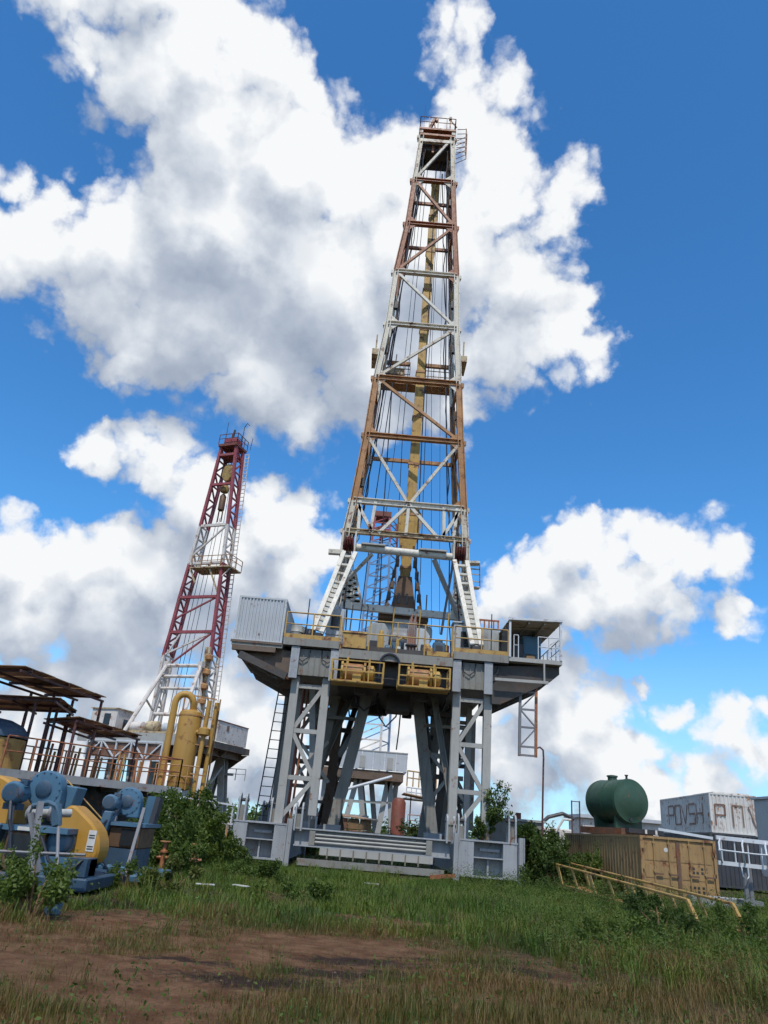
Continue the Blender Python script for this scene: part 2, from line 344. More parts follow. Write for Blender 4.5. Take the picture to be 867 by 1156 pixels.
paint('glass_dark', (.02,.025,.03), rough=.15, vary=.2, streak=0, bump=0, dust=.1)
def leafmat(name, cols, trans=.3):
    m = bpy.data.materials.new(name); m.use_nodes = True; n, l = m.node_tree.nodes, m.node_tree.links
    bs = n['Principled BSDF']; out = n['Material Output']; geo = n.new('ShaderNodeNewGeometry'); oi = n.new('ShaderNodeObjectInfo')
    t = n.new('ShaderNodeTexNoise'); t.inputs['Scale'].default_value = .55; t.inputs['Detail'].default_value = 4; l.new(geo.outputs['Position'], t.inputs['Vector'])
    a = n.new('ShaderNodeMath'); a.operation = 'MULTIPLY_ADD'; l.new(geo.outputs['Random Per Island'], a.inputs[0]); a.inputs[1].default_value = .38
    s = n.new('ShaderNodeMath'); s.operation = 'MULTIPLY_ADD'; l.new(oi.outputs['Random'], s.inputs[0]); s.inputs[1].default_value = .30; l.new(a.outputs[0], s.inputs[2])
    b = n.new('ShaderNodeMath'); b.operation = 'MULTIPLY_ADD'; l.new(t.outputs['Fac'], b.inputs[0]); b.inputs[1].default_value = 1.5; b.inputs[2].default_value = -.55; l.new(b.outputs[0], a.inputs[2])
    r = n.new('ShaderNodeValToRGB'); l.new(s.outputs[0], r.inputs[0]); e = r.color_ramp.elements
    e[0].color = cols[0]+(1,); e[0].position = .1; e[1].color = cols[-1]+(1,); e[1].position = .95
    for i, c in enumerate(cols[1:-1]): q = e.new(.1+.85*(i+1)/(len(cols)-1)); q.color = c+(1,)
    l.new(r.outputs[0], bs.inputs['Base Color']); bs.inputs['Roughness'].default_value = .62
    tr = n.new('ShaderNodeBsdfTranslucent'); l.new(r.outputs[0], tr.inputs[0]); ms = n.new('ShaderNodeMixShader'); ms.inputs[0].default_value = trans
    l.new(bs.outputs[0], ms.inputs[1]); l.new(tr.outputs[0], ms.inputs[2]); l.new(ms.outputs[0], out.inputs[0])
    MAT[name] = m; return m
leafmat('leaf_dark', [(.034,.060,.009),(.060,.102,.014),(.105,.160,.024)], .45)
leafmat('leaf_mid', [(.046,.080,.010),(.084,.134,.018),(.150,.205,.032)], .45)
leafmat('leaf_yellow', [(.05,.075,.010),(.085,.11,.016),(.15,.155,.028)])
leafmat('leaf_dry', [(.10,.07,.03),(.16,.115,.05),(.22,.16,.08)], .15)
leafmat('grass', [(.026,.058,.004),(.055,.088,.006),(.110,.098,.014),(.165,.098,.026),(.215,.125,.04)], .25)
leafmat('grass_green', [(.022,.060,.003),(.045,.104,.005),(.080,.145,.008),(.125,.160,.013),(.165,.155,.022)], .25)

# ================================================================== the main drilling rig
# ---- substructure: two base boxes, columns, floor
SUB = thing('rig_substructure', 'tall grey steel substructure and dark drill floor carrying the nearest rust and white mast', 'rig substructure', (.75, 36.5, 0))
def base_box(x0, x1):
    m = MB().bb(x0, 32.65, .22, x1, 41.5, 1.46).build('base_box', 'base_grey', SUB)
    MB().bb(x0-.02, 32.1, 1.46, x1+.02, 41.6, 1.52).build('top_plate', 'base_grey', m)
    MB().bb(x0-.02, 32.1, .16, x1+.02, 41.6, .22).build('bottom_plate', 'base_grey', m)
    w = x1-x0
    MB().bb(x0, 32.12, .22, x0+.26*w, 32.65, 1.46).build('front_plate', 'base_grey', m)
    MB().bb(x1-.24*w, 32.12, .22, x1, 32.65, 1.46).build('front_plate', 'base_grey', m)
    MB().bb(x0+.26*w, 32.15, .86, x1-.24*w, 32.65, .90).build('shelf', 'base_grey', m)
    MB().bb(x0+.50*w, 32.3, .22, x0+.53*w, 32.65, .86).build('stiffener', 'base_grey', m)
    MB().bb(x0+.38*w, 32.40, 1.12, x1-.28*w, 32.649, 1.22).build('stiffener', 'base_grey', m)
    return m
base_box(-4.95, -2.78); base_box(4.10, 6.45)
for x in (-5.06, -2.68, 3.99, 6.58):
    MB().hbeam((x, 31.95, 0), (x, 31.95, 1.72), .30, .22, .03, up=(1,0,0)).build('corner_post', 'base_grey', SUB)
    MB().hbeam((x, 41.75, 0), (x, 41.75, 1.72), .30, .22, .03, up=(1,0,0)).build('corner_post', 'base_grey', SUB)
def pad_eye(x, y, z0, z1, w=.34):
    o = MB()
    for dx in (-w/2, w/2-.07):
        r = .26; pts = [(y-r, z0), (y+r, z0), (y+r, z1-r)]+[(y+r*math.cos(a), z1-r+r*math.sin(a)) for a in (.4, .9, 1.57, 2.2, 2.7)]+[(y-r, z1-r)]
        o.prism(pts, x+dx, x+dx+.07, 'yz')
    e = o.build('pad_eye', 'base_grey', SUB)
    MB().bb(x-w/2+.071, y-.12, z0, x+w/2-.071, y+.12, z1-.45).build('web', 'green_grey', e)
    MB().tube((x-w/2-.05, y, z1-.26), (x+w/2+.05, y, z1-.26), .07, 10).build('pin', 'dark_metal', e)
for x, y, z1 in ((-4.72, 32.55, 2.55), (-3.62, 34.6, 2.52), (-2.40, 32.6, 2.38), (-1.86, 33.4, 2.22), (3.78, 32.6, 2.40), (4.22, 32.5, 2.45), (6.28, 32.5, 2.58), (6.25, 40.5, 2.5), (-4.7, 40.5, 2.5)):
    pad_eye(x, y, 1.42 if (x < -2.5 or x > 4) else 1.30, z1)
# spreader beam between the boxes, three pipes strapped to its web
MB().hbeam((-2.50, 32.75, 1.08), (3.82, 32.75, 1.08), .62, .68, .05).build('spreader_beam', 'base_grey', SUB)
for k in range(3): MB().tube((-1.7, 32.55, .93+.14*k), (2.9, 32.55, .93+.14*k), .045).build('pipe', 'grey_steel', SUB)
for x in (-1.78, 2.95): MB().bb(x-.12, 32.43, .80, x+.12, 32.73, 1.34).build('pipe_bracket', 'green_grey', SUB)
MB().bb(-1.5, 34.2, .42, 3.3, 34.5, .74).build('cross_beam', 'container_grey2', SUB)
for k in range(8): MB().bb(-1.2+k*.55, 34.15, .28, -1.14+k*.55, 34.19, .74).build('stud', 'green_grey', SUB)
MB().bb(-2.3, 32.5, .05, 3.6, 33.0, .30).build('foot_beam', 'green_grey', SUB)
MB().bb(-2.5, 40.6, .7, 3.8, 41.1, 1.4).build('spreader_beam', 'base_grey', SUB)
# front column frames
def frame(xa, xb, y, mat='grey_steel', w=.34, zt=7.45, za=1.5, zb=1.9):
    MB().hbeam((xa, y, za), (xa, y, zt), w, w, .035).build('column', mat, SUB)
    MB().hbeam((xb, y, zb), (xb, y, zt), w, w, .035).build('column', mat, SUB)
    l, r = xa+w/2, xb-w/2
    zs = (7.05, 5.18, 3.30)
    for z in zs: MB().beam((l, y, z), (r, y, z), .18, .18).build('cross_member', mat, SUB)
    MB().beam((l, y-.02, zs[1]+.12), (r, y-.02, zs[0]-.12), .15, .17).build('brace', mat, SUB)
    MB().beam((l, y-.02, zs[1]-.12), (r, y-.02, zs[2]+.12), .15, .17).build('brace', mat, SUB)
    MB().beam((l-.1, y-.02, 1.75), (r, y-.02, zs[2]-.12), .15, .17).build('brace', mat, SUB)
frame(-3.22, -1.88, 32.6); frame(3.84, 5.20, 32.6, za=2.0, zb=1.5)
frame(-3.9, -2.6, 39.6, 'green_grey'); frame(4.15, 5.5, 39.6, 'green_grey', w=.42)
# raking legs and rear columns under the floor
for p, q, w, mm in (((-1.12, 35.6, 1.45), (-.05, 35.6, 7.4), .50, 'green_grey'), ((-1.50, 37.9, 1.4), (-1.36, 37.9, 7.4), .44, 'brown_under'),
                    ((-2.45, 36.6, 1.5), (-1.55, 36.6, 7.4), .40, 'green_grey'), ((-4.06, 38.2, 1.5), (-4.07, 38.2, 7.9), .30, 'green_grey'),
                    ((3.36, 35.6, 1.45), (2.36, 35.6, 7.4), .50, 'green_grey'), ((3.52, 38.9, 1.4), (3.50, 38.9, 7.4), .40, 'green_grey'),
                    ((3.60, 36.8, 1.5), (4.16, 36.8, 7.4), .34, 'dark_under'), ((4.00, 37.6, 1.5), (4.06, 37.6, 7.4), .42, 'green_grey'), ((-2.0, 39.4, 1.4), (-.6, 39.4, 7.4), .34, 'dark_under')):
    MB().hbeam(p, q, w, w*.8, .05).build('raking_leg', mm, SUB)
    MB().bb(p[0]-w*.75, p[1]-.35, 1.30 if -2.6 < p[0] < 3.9 else 1.52, p[0]+w*.75, p[1]+.35, p[2]+.18).build('leg_shoe', 'base_grey', SUB)
for a, b, mm in (((-2.6, 38.2, 6.0), (-.2, 38.2, 6.0), 'dark_under'), ((2.6, 38.2, 6.0), (5.2, 38.2, 6.0), 'dark_under'), ((2.9, 38.4, 4.2), (5.0, 38.4, 4.2), 'green_grey'), ((-3.6, 38.6, 4.4), (-1.2, 38.6, 4.4), 'brown_under'),
                 ((4.0, 37.7, 6.8), (4.9, 37.7, 2.2), 'dark_under'), ((5.1, 38.7, 6.4), (3.9, 38.7, 2.0), 'dark_under'), ((-1.1, 35.9, 4.6), (-.1, 37.6, 6.9), 'green_grey'), ((3.6, 38.1, 3.3), (2.8, 36.2, 6.9), 'dark_under'),
                 ((2.5, 35.9, 6.9), (4.0, 36.4, 6.9), 'dark_under'), ((2.7, 35.9, 5.0), (3.7, 36.6, 5.0), 'green_grey')):
    MB().beam(a, b, .16, .22).build('tie_beam', mm, SUB)
MB().tube((-3.05, 34.2, 1.5), (-2.95, 34.2, 7.6), .07).build('standpipe', 'red_tank', SUB)
MB().tube((-2.88, 34.3, 1.5), (-2.75, 34.3, 7.6), .05).build('standpipe', 'rust_red', SUB)
for z in (3.0, 4.6, 6.4): MB().bb(4.3, 36.9, z, 4.95, 37.4, z+.16).build('cable_box', 'dark_under', SUB)
# drill floor: girder boxes, cross girders, plate
for x0, x1 in ((-3.5, -1.45), (3.6, 5.3)):
    g = MB().bb(x0, 32.25, 7.48, x1, 40.6, 8.62).build('side_girder', 'green_grey', SUB)
    MB().bb(x0-.02, 32.05, 7.30, x0+.34, 32.25, 8.66).build('end_plate', 'base_grey', g)
    MB().bb(x1-.34, 32.05, 7.30, x1+.02, 32.25, 8.66).build('end_plate', 'base_grey', g)
    for k in range(5): MB().bb(x0+.5+k*.25, 32.2, 7.5, x0+.53+k*.25, 32.249, 8.6).build('stiffener', 'green_grey', g)
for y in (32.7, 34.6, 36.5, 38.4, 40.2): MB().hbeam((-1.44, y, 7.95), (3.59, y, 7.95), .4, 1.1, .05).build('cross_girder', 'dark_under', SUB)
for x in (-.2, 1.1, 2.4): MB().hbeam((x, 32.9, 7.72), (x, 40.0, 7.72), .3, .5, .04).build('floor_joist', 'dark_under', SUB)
MB().bb(-1.43, 33.2, 7.36, 3.58, 40.55, 7.42).build('dark_closing_plate', 'dark_under', SUB)  # dark plate added to close gaps so the underside reads fully dark
MB().bb(-3.9, 32.1, 8.66, 6.0, 40.9, 8.94).build('floor_plate', 'dark_under', SUB)
MB().bb(-3.92, 31.98, 8.70, -1.46, 32.09, 9.02).build('deck_edge', 'green_grey', SUB)
MB().bb(-1.44, 31.90, 8.32, 3.55, 32.05, 8.70).build('deck_edge', 'green_grey', SUB)
MB().bb(3.57, 31.98, 8.70, 6.0, 32.09, 9.02).build('deck_edge', 'green_grey', SUB)
for i, (x, y, z, d) in enumerate(((-.4, 33.5, 7.30, (.5,.6,.5)), (1.4, 35, 7.05, (1.1,1.1,.9)), (2.3, 33.6, 7.25, (.7,.5,.5)), (.4, 38.5, 7.2, (.8,.7,.6)), (2.9, 37.5, 7.25, (.4,.6,.5)), (-.6, 36.4, 7.2, (.4,.4,.6)), (2.1, 39.7, 7.25, (.5,.3,.4)), (.9,39.5,7.3,(.3,.3,.5)))):
    MB().box((x, y, z), d).build('hanging_fitting', 'dark_under', SUB, bevel=.04)
MB().path([(1.75, 39.4, 7.4), (1.72, 39.4, 6.3), (1.66, 39.4, 5.4)], .035).build('hanging_hose', 'cable', SUB)
# left wing with its cantilever brackets
MB().bb(-6.15, 31.95, 8.50, -3.93, 37.6, 8.70).build('wing_platform', 'green_grey', SUB)
for y in (32.3, 34.6, 37.0):
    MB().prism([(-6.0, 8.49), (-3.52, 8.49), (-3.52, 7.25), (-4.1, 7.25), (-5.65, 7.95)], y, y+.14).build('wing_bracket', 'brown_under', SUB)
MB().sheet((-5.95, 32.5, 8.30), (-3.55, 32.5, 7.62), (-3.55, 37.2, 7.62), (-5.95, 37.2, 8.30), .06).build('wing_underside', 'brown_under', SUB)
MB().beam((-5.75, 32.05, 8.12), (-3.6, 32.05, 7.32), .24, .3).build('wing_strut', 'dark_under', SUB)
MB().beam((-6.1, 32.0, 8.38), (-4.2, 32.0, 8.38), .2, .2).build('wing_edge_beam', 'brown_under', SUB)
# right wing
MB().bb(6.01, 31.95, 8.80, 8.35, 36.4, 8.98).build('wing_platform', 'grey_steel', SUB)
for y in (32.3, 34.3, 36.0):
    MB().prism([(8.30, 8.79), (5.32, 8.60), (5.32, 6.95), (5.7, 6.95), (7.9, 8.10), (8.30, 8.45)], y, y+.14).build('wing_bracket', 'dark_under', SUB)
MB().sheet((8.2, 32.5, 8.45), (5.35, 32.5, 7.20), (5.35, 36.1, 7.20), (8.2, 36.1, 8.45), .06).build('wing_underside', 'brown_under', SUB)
MB().beam((5.4, 31.95, 7.95), (7.72, 31.95, 7.98), .10, .12).build('service_rail', 'grey_steel', SUB)
MB().beam((7.55, 31.95, 7.98), (7.55, 31.95, 8.8), .07, .07).build('service_rail', 'grey_steel', SUB)

# ---- yellow guard rail along the front of the floor
def railing(par, pts, h=1.1, step=1.25, mat='rail_yellow', r=.035, toe=True, T=None, top_mat=None):
    for a, b in zip(pts[:-1], pts[1:]):
        L = math.dist(a, b); n = max(1, round(L/step)); up = lambda p, dz: (p[0], p[1], p[2]+dz)
        for k in range(n+1):
            p = lerp(a, b, k/n); MB(T).beam(p, up(p, h), r*1.7).build('post', mat, par)
        MB(T).tube(up(a, h), up(b, h), r, 6).build('top_rail', top_mat or mat, par)
        MB(T).tube(up(a, h*.55), up(b, h*.55), r*.85, 6).build('mid_rail', top_mat or mat, par)
        if toe: MB(T).beam(up(a, .10), up(b, .10), .02, .18).build('toe_board', mat, par)
GR = thing('deck_railing', 'rusty yellow guard railing along the front edge of the nearest drill floor', 'railing', (1, 32, 8.94))
railing(GR, [(-3.9, 32.04, 9.02), (-1.5, 32.04, 9.02)], 1.15, 1.2)
railing(GR, [(-1.4, 31.97, 8.72), (3.5, 31.97, 8.72)], 1.35, 1.2, toe=False)
railing(GR, [(3.62, 32.04, 9.02), (5.98, 32.04, 9.02)], 1.15, 1.2)
MB().bb(-1.32, 31.99, 8.80, -.30, 32.03, 9.55).build('panel', 'rail_yellow', GR)
MB().bb(2.4, 31.99, 8.74, 3.4, 32.03, 8.95).build('panel', 'rail_yellow', GR)
for x in (-3.0, 5.25): MB().tube((x, 32.2, 9.0), (x, 32.2, 10.9), .025).build('lamp_pole', 'dark_metal', GR); MB().box((x, 32.2, 9.12), (.2,.2,.25)).build('junction_box', 'dark_metal', GR)
# ---- winches hung in yellow cages under the floor edge
def winch(x0, x1, z0, z1, label):
    t = thing('caged_winch', label, 'winch', ((x0+x1)/2, 31.5, z0), 0, 'winches caged under the drill floor edge'); y0, y1 = 30.95, 31.88
    for x in (x0, x1):
        for y in (y0, y1): MB().beam((x, y, z0), (x, y, z1+(.0 if y < y1 else .0)), .07).build('cage_post', 'cage_yellow', t)
    for x in (x0+.28*(x1-x0), x0+.72*(x1-x0)): MB().beam((x, y1, z0), (x, y1, 8.34), .09).build('hanger', 'cage_yellow', t); MB().beam((x, y0, z0), (x, y0, z1), .05).build('cage_post', 'cage_yellow', t)
    for z in (z0, z0+.5*(z1-z0), z1):
        MB().beam((x0, y0-.01, z), (x1, y0-.01, z), .045, .05).build('cage_bar', 'cage_yellow', t)
        for x in (x0, x1): MB().beam((x, y0, z), (x, y1, z), .05, .06).build('cage_bar', 'cage_yellow', t)
    MB().bb(x0, y0, z0-.06, x1, y1, z0-.02).build('cage_floor', 'cage_yellow', t)
    xm = (x0+x1)/2; c = (xm-.72, 31.42, z0+.46)
    d = MB().lathe([(.40,0),(.44,.02),(.44,.10),(.32,.12),(.32,.95),(.44,.97),(.44,1.05),(.40,1.07)], c, (1,0,0), 20).build('drum', 'cage_yellow', t, True)
    MB().lathe([(.34,0),(.36,.03),(.36,.80),(.34,.82)], (xm-.62, 31.42, z0+.46), (1,0,0), 18).build('rope', 'rust_tan', d, True)
    MB().lathe([(.12,0),(.30,.03),(.33,.1),(.33,.30),(.20,.38)], (xm+.36, 31.42, z0+.46), (1,0,0), 18).build('motor', 'cage_yellow', t, True)
    MB().bb(xm-.20, 31.08, z0, xm+.16, 31.2, z0+.62).build('bracket', 'cage_yellow', t)
    MB().bb(xm-.85, 31.2, z0-.02, xm+.8, 31.65, z0+.10).build('bed', 'rust_tan', t)
winch(-1.62, .54, 7.16, 8.02, 'left one of the two yellow caged winches under the front of the drill floor')
winch(1.20, 3.34, 7.16, 8.02, 'right one of the two yellow caged winches under the front of the drill floor')
CH = MB(); cp = [(.80+.42*math.cos(a), 31.82, 8.20+.42*math.sin(a)) for a in np.linspace(0, math.pi, 10)]
tag(CH.path([(1.2,31.82,7.6)]+cp+[(.38,31.82,7.5)], .05).build('looped_hose', 'cable'), 'black hose looped between the two yellow winches on the floor edge', 'hose')

# ---- steel container on the left wing
def corrug(m, p, q, z0, z1, nrm, n, dep=.045):
    """corrugated sheet from p to q (xy), ridges along nrm"""
    p, q, nn = Vector(p), Vector(q), Vector(nrm); prof = []
    for k in range(n):
        for t, d in ((0, 0), (.30, 0), (.45, dep), (.80, dep), (.95, 0)): prof.append(p.lerp(q, (k+t)/n)+nn*d)
    prof.append(q.copy()); vs = []
    for z in (z0, z1): vs += [(a.x, a.y, z) for a in prof]
    k = len(prof); return m.add(vs, [(i, i+1, k+i+1, k+i) for i in range(k-1)])
def container(t, x0, x1, y0, y1, z0, z1, wall, frame_m, T=None, nx=13, ny=22, skip_front=False, side_m=None):
    s = .10
    for x in (x0, x1-s):
        for y in (y0, y1-s): MB(T).bb(x, y, z0, x+s, y+s, z1).build('corner_post', frame_m, t)
    for z in (z0, z1-s*.8):
        for y in (y0+.004, y1-s): MB(T).bb(x0+s, y, z, x1-s, y+s-.004, z+s*.8).build('rail', frame_m, t)
        for x in (x0+.004, x1-s): MB(T).bb(x, y0+s, z, x+s-.004, y1-s, z+s*.8).build('rail', frame_m, t)
    if not skip_front: corrug(MB(T), (x0+s, y0+.06), (x1-s, y0+.06), z0+s*.8, z1-s*.8, (0,-1), nx).build('wall_panel', wall, t)
    corrug(MB(T), (x1-s, y1-.06), (x0+s, y1-.06), z0+s*.8, z1-s*.8, (0,1), nx).build('wall_panel', wall, t)
    corrug(MB(T), (x0+.06, y1-s), (x0+.06, y0+s), z0+s*.8, z1-s*.8, (-1,0), ny).build('wall_panel', side_m or wall, t)
    corrug(MB(T), (x1-.06, y0+s), (x1-.06, y1-s), z0+s*.8, z1-s*.8, (1,0), ny).build('wall_panel', side_m or wall, t)
    MB(T).bb(x0+s, y0+s, z1-.05, x1-s, y1-s, z1-.02).build('roof_panel', wall, t)
    MB(T).bb(x0+s, y0+s, z0+.02, x1-s, y1-s, z0+.06).build('floor_panel', 'dark_under', t)
CT = thing('deck_container', 'pale grey corrugated container standing on the left wing of the nearest drill floor', 'container', (-5.05, 34.7, 8.70))
container(CT, -6.12, -3.98, 32.0, 37.4, 8.71, 10.74, 'container_grey', 'container_grey2')
for k in range(7): MB().box((-5.9+k*.3, 32.3+.05*(k % 2), 10.76), (.06,.10,.05)).build('roof_bracket', 'dark_metal', CT)
MB().bb(-6.2, 31.9, 8.62, -3.95, 32.0, 8.72).build('sill', 'brown_under', CT)

# ---- open shelter on the right wing
SH = thing('roofed_shelter', 'open white framed shelter with slanting tan roof on the right wing of the drill floor', 'shelter', (7.15, 34, 8.98))
MB().sheet((5.98, 31.9, 10.62), (8.36, 31.9, 10.70), (8.36, 36.3, 10.70), (5.98, 36.3, 10.62), .05).build('roof', 'roof_tan', SH)
MB().beam((5.96, 31.88, 10.68), (8.38, 31.88, 10.76), .06, .10).build('roof_edge', 'stair_white', SH)
for x in (6.9, 7.6): MB().beam((x, 31.95, 10.57), (x, 36.2, 10.57), .06, .08).build('rafter', 'roof_tan', SH)
for y in (33, 34.5): MB().beam((6.0, y, 10.55), (8.3, y, 10.62), .05, .07).build('rafter', 'roof_tan', SH)
for x, y in ((6.04, 31.96), (8.30, 31.96), (6.04, 36.2), (8.30, 36.2)): MB().beam((x, y, 8.98), (x, y, 10.6+.03*(x-6)), .09).build('post', 'stair_white', SH)
MB().bb(6.1, 36.15, 9.0, 7.6, 36.2, 10.6).build('back_panel', 'machine_grey', SH)
MB().sheet((6.03, 32.2, 9.0), (6.03, 33.9, 9.0), (6.03, 33.9, 10.5), (6.03, 32.2, 10.5), .03).build('side_panel', 'box_dark', SH)
for (a, b) in (((6.22, 31.98, 8.98), (6.42, 31.98, 8.98)), ((7.30, 31.98, 8.98), (8.25, 31.98, 8.98)), ((8.30, 32.05, 8.98), (8.30, 36.1, 8.98))): railing(SH, [a, b], 1.0, .5 if a[1] == b[1] and b[0]-a[0] > .5 else .9, 'stair_white', .022, False)
for k in range(3): MB().beam((7.75+.0*k, 31.98, 9.0+.3*k), (8.25, 31.98, 9.35+.3*k), .04).build('brace', 'stair_white', SH)
CB = thing('control_cabinet', 'blue control cabinet standing in the roofed shelter', 'cabinet', (7.35, 34, 8.98))
MB().bb(6.9, 33.4, 8.99, 7.75, 34.4, 10.35).build('body', 'blue_cabinet', CB, bevel=.02)
MB().bb(6.95, 33.36, 9.5, 7.7, 33.399, 10.25).build('door', 'blue_cabinet', CB)
MB().bb(6.5, 33.2, 8.99, 6.88, 34.0, 9.9).build('side_box', 'box_dark', CB)
MB().lathe([(.12,0),(.2,.05),(.2,.4),(.1,.45)], (6.9, 32.9, 9.16), (1,0,0), 14).build('motor', 'wood', CB, True)

# ---- frame hanging below the right wing and its drop pipe
HF = thing('hanging_frame', 'rusty ladder shaped frame hanging below the right wing', 'frame', (6.95, 32.45, 4.9))
for x in (6.58, 7.28): MB().beam((x, 32.45, 4.9), (x+.03, 32.45, 7.92), .11, .11).build('side_bar', 'rust_red' if x > 7 else 'galv', HF)
for z in (4.95, 5.3, 6.1, 6.85, 7.6): MB().beam((6.63, 32.45, z), (7.26, 32.45, z), .08, .08).build('rung', 'galv', HF)
for z0, z1 in ((5.35, 6.05), (6.8, 6.15), (6.9, 7.55)): MB().beam((6.64, 32.45, z0), (7.26, 32.45, z1), .06, .06).build('brace', 'galv', HF)
tag(MB().path([(7.30,32.45,5.28), (7.46,32.45,5.33), (7.60,32.47,5.22), (7.62,32.5,4.9), (7.60,32.6,3.4), (7.58,32.7,1.6), (7.58,32.75,.02)], .04, 8).build('drop_pipe', 'pole_purple'), 'thin dark pipe dropping to the ground from the hanging frame', 'pipe')
# ---- ladder on the left
LD = thing('access_ladder', 'dark steel ladder reaching the left wing of the nearest drill floor', 'ladder', (-4.15, 36, 1.5))
for dx in (0, .52): MB().beam((-4.62+dx, 36.0, 1.52), (-4.28+dx, 36.0, 7.85), .05, .07).build('stile', 'dark_metal', LD)
for k in range(15):
    t = (k+.6)/15.4; MB().tube((-4.62+.34*t, 36, 1.52+6.33*t), (-4.10+.34*t, 36, 1.52+6.33*t), .022, 6).build('rung', 'dark_metal', LD)

# ---- mast
MST = thing('rig_mast', 'tall tapering rust and white lattice mast of the nearest rig', 'mast', (1.35, 36.5, 8.94))
LV = [((-1.95,35,8.95),(4.60,35,8.95)), ((-1.84,35.00,15.46),(4.26,35.00,15.48)), ((-1.63,35.00,17.13),(4.13,35.00,17.26)), ((-1.29,35.00,21.12),(3.82,35.00,21.18)), ((-1.08,35.00,24.79),(3.58,35.00,24.90)),
      ((-0.69,35.00,28.56),(3.31,35.00,28.72)), ((-0.51,35.00,32.45),(3.16,35.00,32.57)), ((-0.06,35.00,36.29),(2.87,35.00,36.47)), ((0.15,35.00,39.99),(2.64,35.00,40.20)), ((0.38,35.00,43.94),(2.44,35.00,44.14))]
ZC = [(a[2]+b[2])/2 for a, b in LV]
FRN = [((a[0], 35.0, z), (b[0], 35.0, z)) for (a, b), z in zip(LV, ZC)]
DEP = [3.3-1.5*(z-9)/34 for z in ZC]
BCK = [((a[0]+.05, 35+d, z), (b[0]-.05, 35+d, z)) for (a, b), d, z in zip(FRN, DEP, ZC)]
SEG = ['white_rusty','white_rusty','rust_tan','rust_tan','white_steel','white_steel','rust_red','rust_red','white_rusty']
for i in range(9):
    w = .37-.010*i
    for s in (0, 1):
        MB().hbeam(FRN[i][s], FRN[i+1][s], w, w, .045, up=(1,0,0)).build('mast_leg', SEG[i], MST)
        MB().hbeam(BCK[i][s], BCK[i+1][s], w*.9, w*.9, .045, up=(1,0,0)).build('mast_leg', SEG[i], MST)
        MB().beam(lerp(FRN[i+1][s], (FRN[i+1][s][0]-.2+.4*s, 35, FRN[i+1][s][2]), .3), (FRN[i+1][s][0], 35.35, FRN[i+1][s][2]), .5, .24).build('splice', SEG[i], MST)
    if i >= 1:
        gm = ['cream_rusty','white_steel','rust_tan','rust_tan','white_steel','white_steel','rust_red','rust_red','rust_red'][i-1]
        h = .31 if i in (2, 4) else .26
        MB().hbeam(FRN[i][0], FRN[i][1], .26, h, .04).build('girt', gm, MST)
        if i in (3, 7, 8): MB().beam(BCK[i][0], BCK[i][1], .16, .2).build('girt', gm, MST)
        for s in (0, 1):
            MB().beam(FRN[i][s], BCK[i][s], .16, .2).build('side_girt', gm, MST)
            MB().beam(FRN[i][s], BCK[i+1][s], .07, .08).build('side_brace', SEG[i], MST)
bm = lambda a, b, mt, w=.15: MB().beam(a, b, w, w).build('brace', mt, MST)
off = lambda p: (p[0], p[1]-.05, p[2])
for i, dirn in ((3, -1), (4, 1), (5, -1), (6, 1), (7, -1), (8, 1)):
    a, b = (FRN[i][0], FRN[i+1][1]) if dirn > 0 else (FRN[i+1][0], FRN[i][1])
    bm(lerp(a, b, .05), lerp(a, b, .95), ['rust_tan','white_rusty','white_steel','rust_red','rust_red','white_rusty'][i-3])
mid2 = lerp(FRN[2][0], FRN[2][1], .5); bm(lerp(FRN[3][0], mid2, .04), mid2, 'white_rusty'); bm(lerp(FRN[3][1], mid2, .04), mid2, 'white_rusty')
t0, t1 = FRN[2], FRN[1]
pt = lambda i, f: lerp(FRN[i][0], FRN[i][1], f)
for a, b in ((pt(2,.5), pt(1,.27)), (pt(2,.5), pt(1,.77)), (pt(2,.06), pt(1,.10)), (pt(2,.94), pt(1,.90)), (pt(2,.20), pt(1,.20)), (pt(2,.82), pt(1,.82)), (pt(2,.5), pt(1,.5)), (pt(2,.02), pt(1,.22)), (pt(2,.98), pt(1,.80))): bm(a, b, 'white_steel', .16)
# torque guide beam down the middle of the mast
gx, gy = 1.40, 37.0
for k in range(10):
    z0, z1 = 11.4+3.1*k, 11.4+3.1*(k+1)-.03
    g = MB().bb(gx-.27+.026*k, gy, z0, gx+.27+.022*k, gy+.45, z1).build('guide_beam', 'guide_yellow', MST)
    MB().bb(gx-.31+.026*k, gy-.03, z1-.08, gx+.31+.022*k, gy+.48, z1+.05).build('flange', 'rust_tan', g)
MB().prism([(gx-.2,14.6),(gx-.2,18.2),(gx-.62,17.6),(gx-.62,16.8)], gy+.02, gy+.3).build('gusset', 'guide_yellow', MST)
MB().prism([(gx+.24,14.6),(gx+.66,16.8),(gx+.66,17.6),(gx+.24,18.2)], gy+.02, gy+.3).build('gusset', 'guide_yellow', MST)
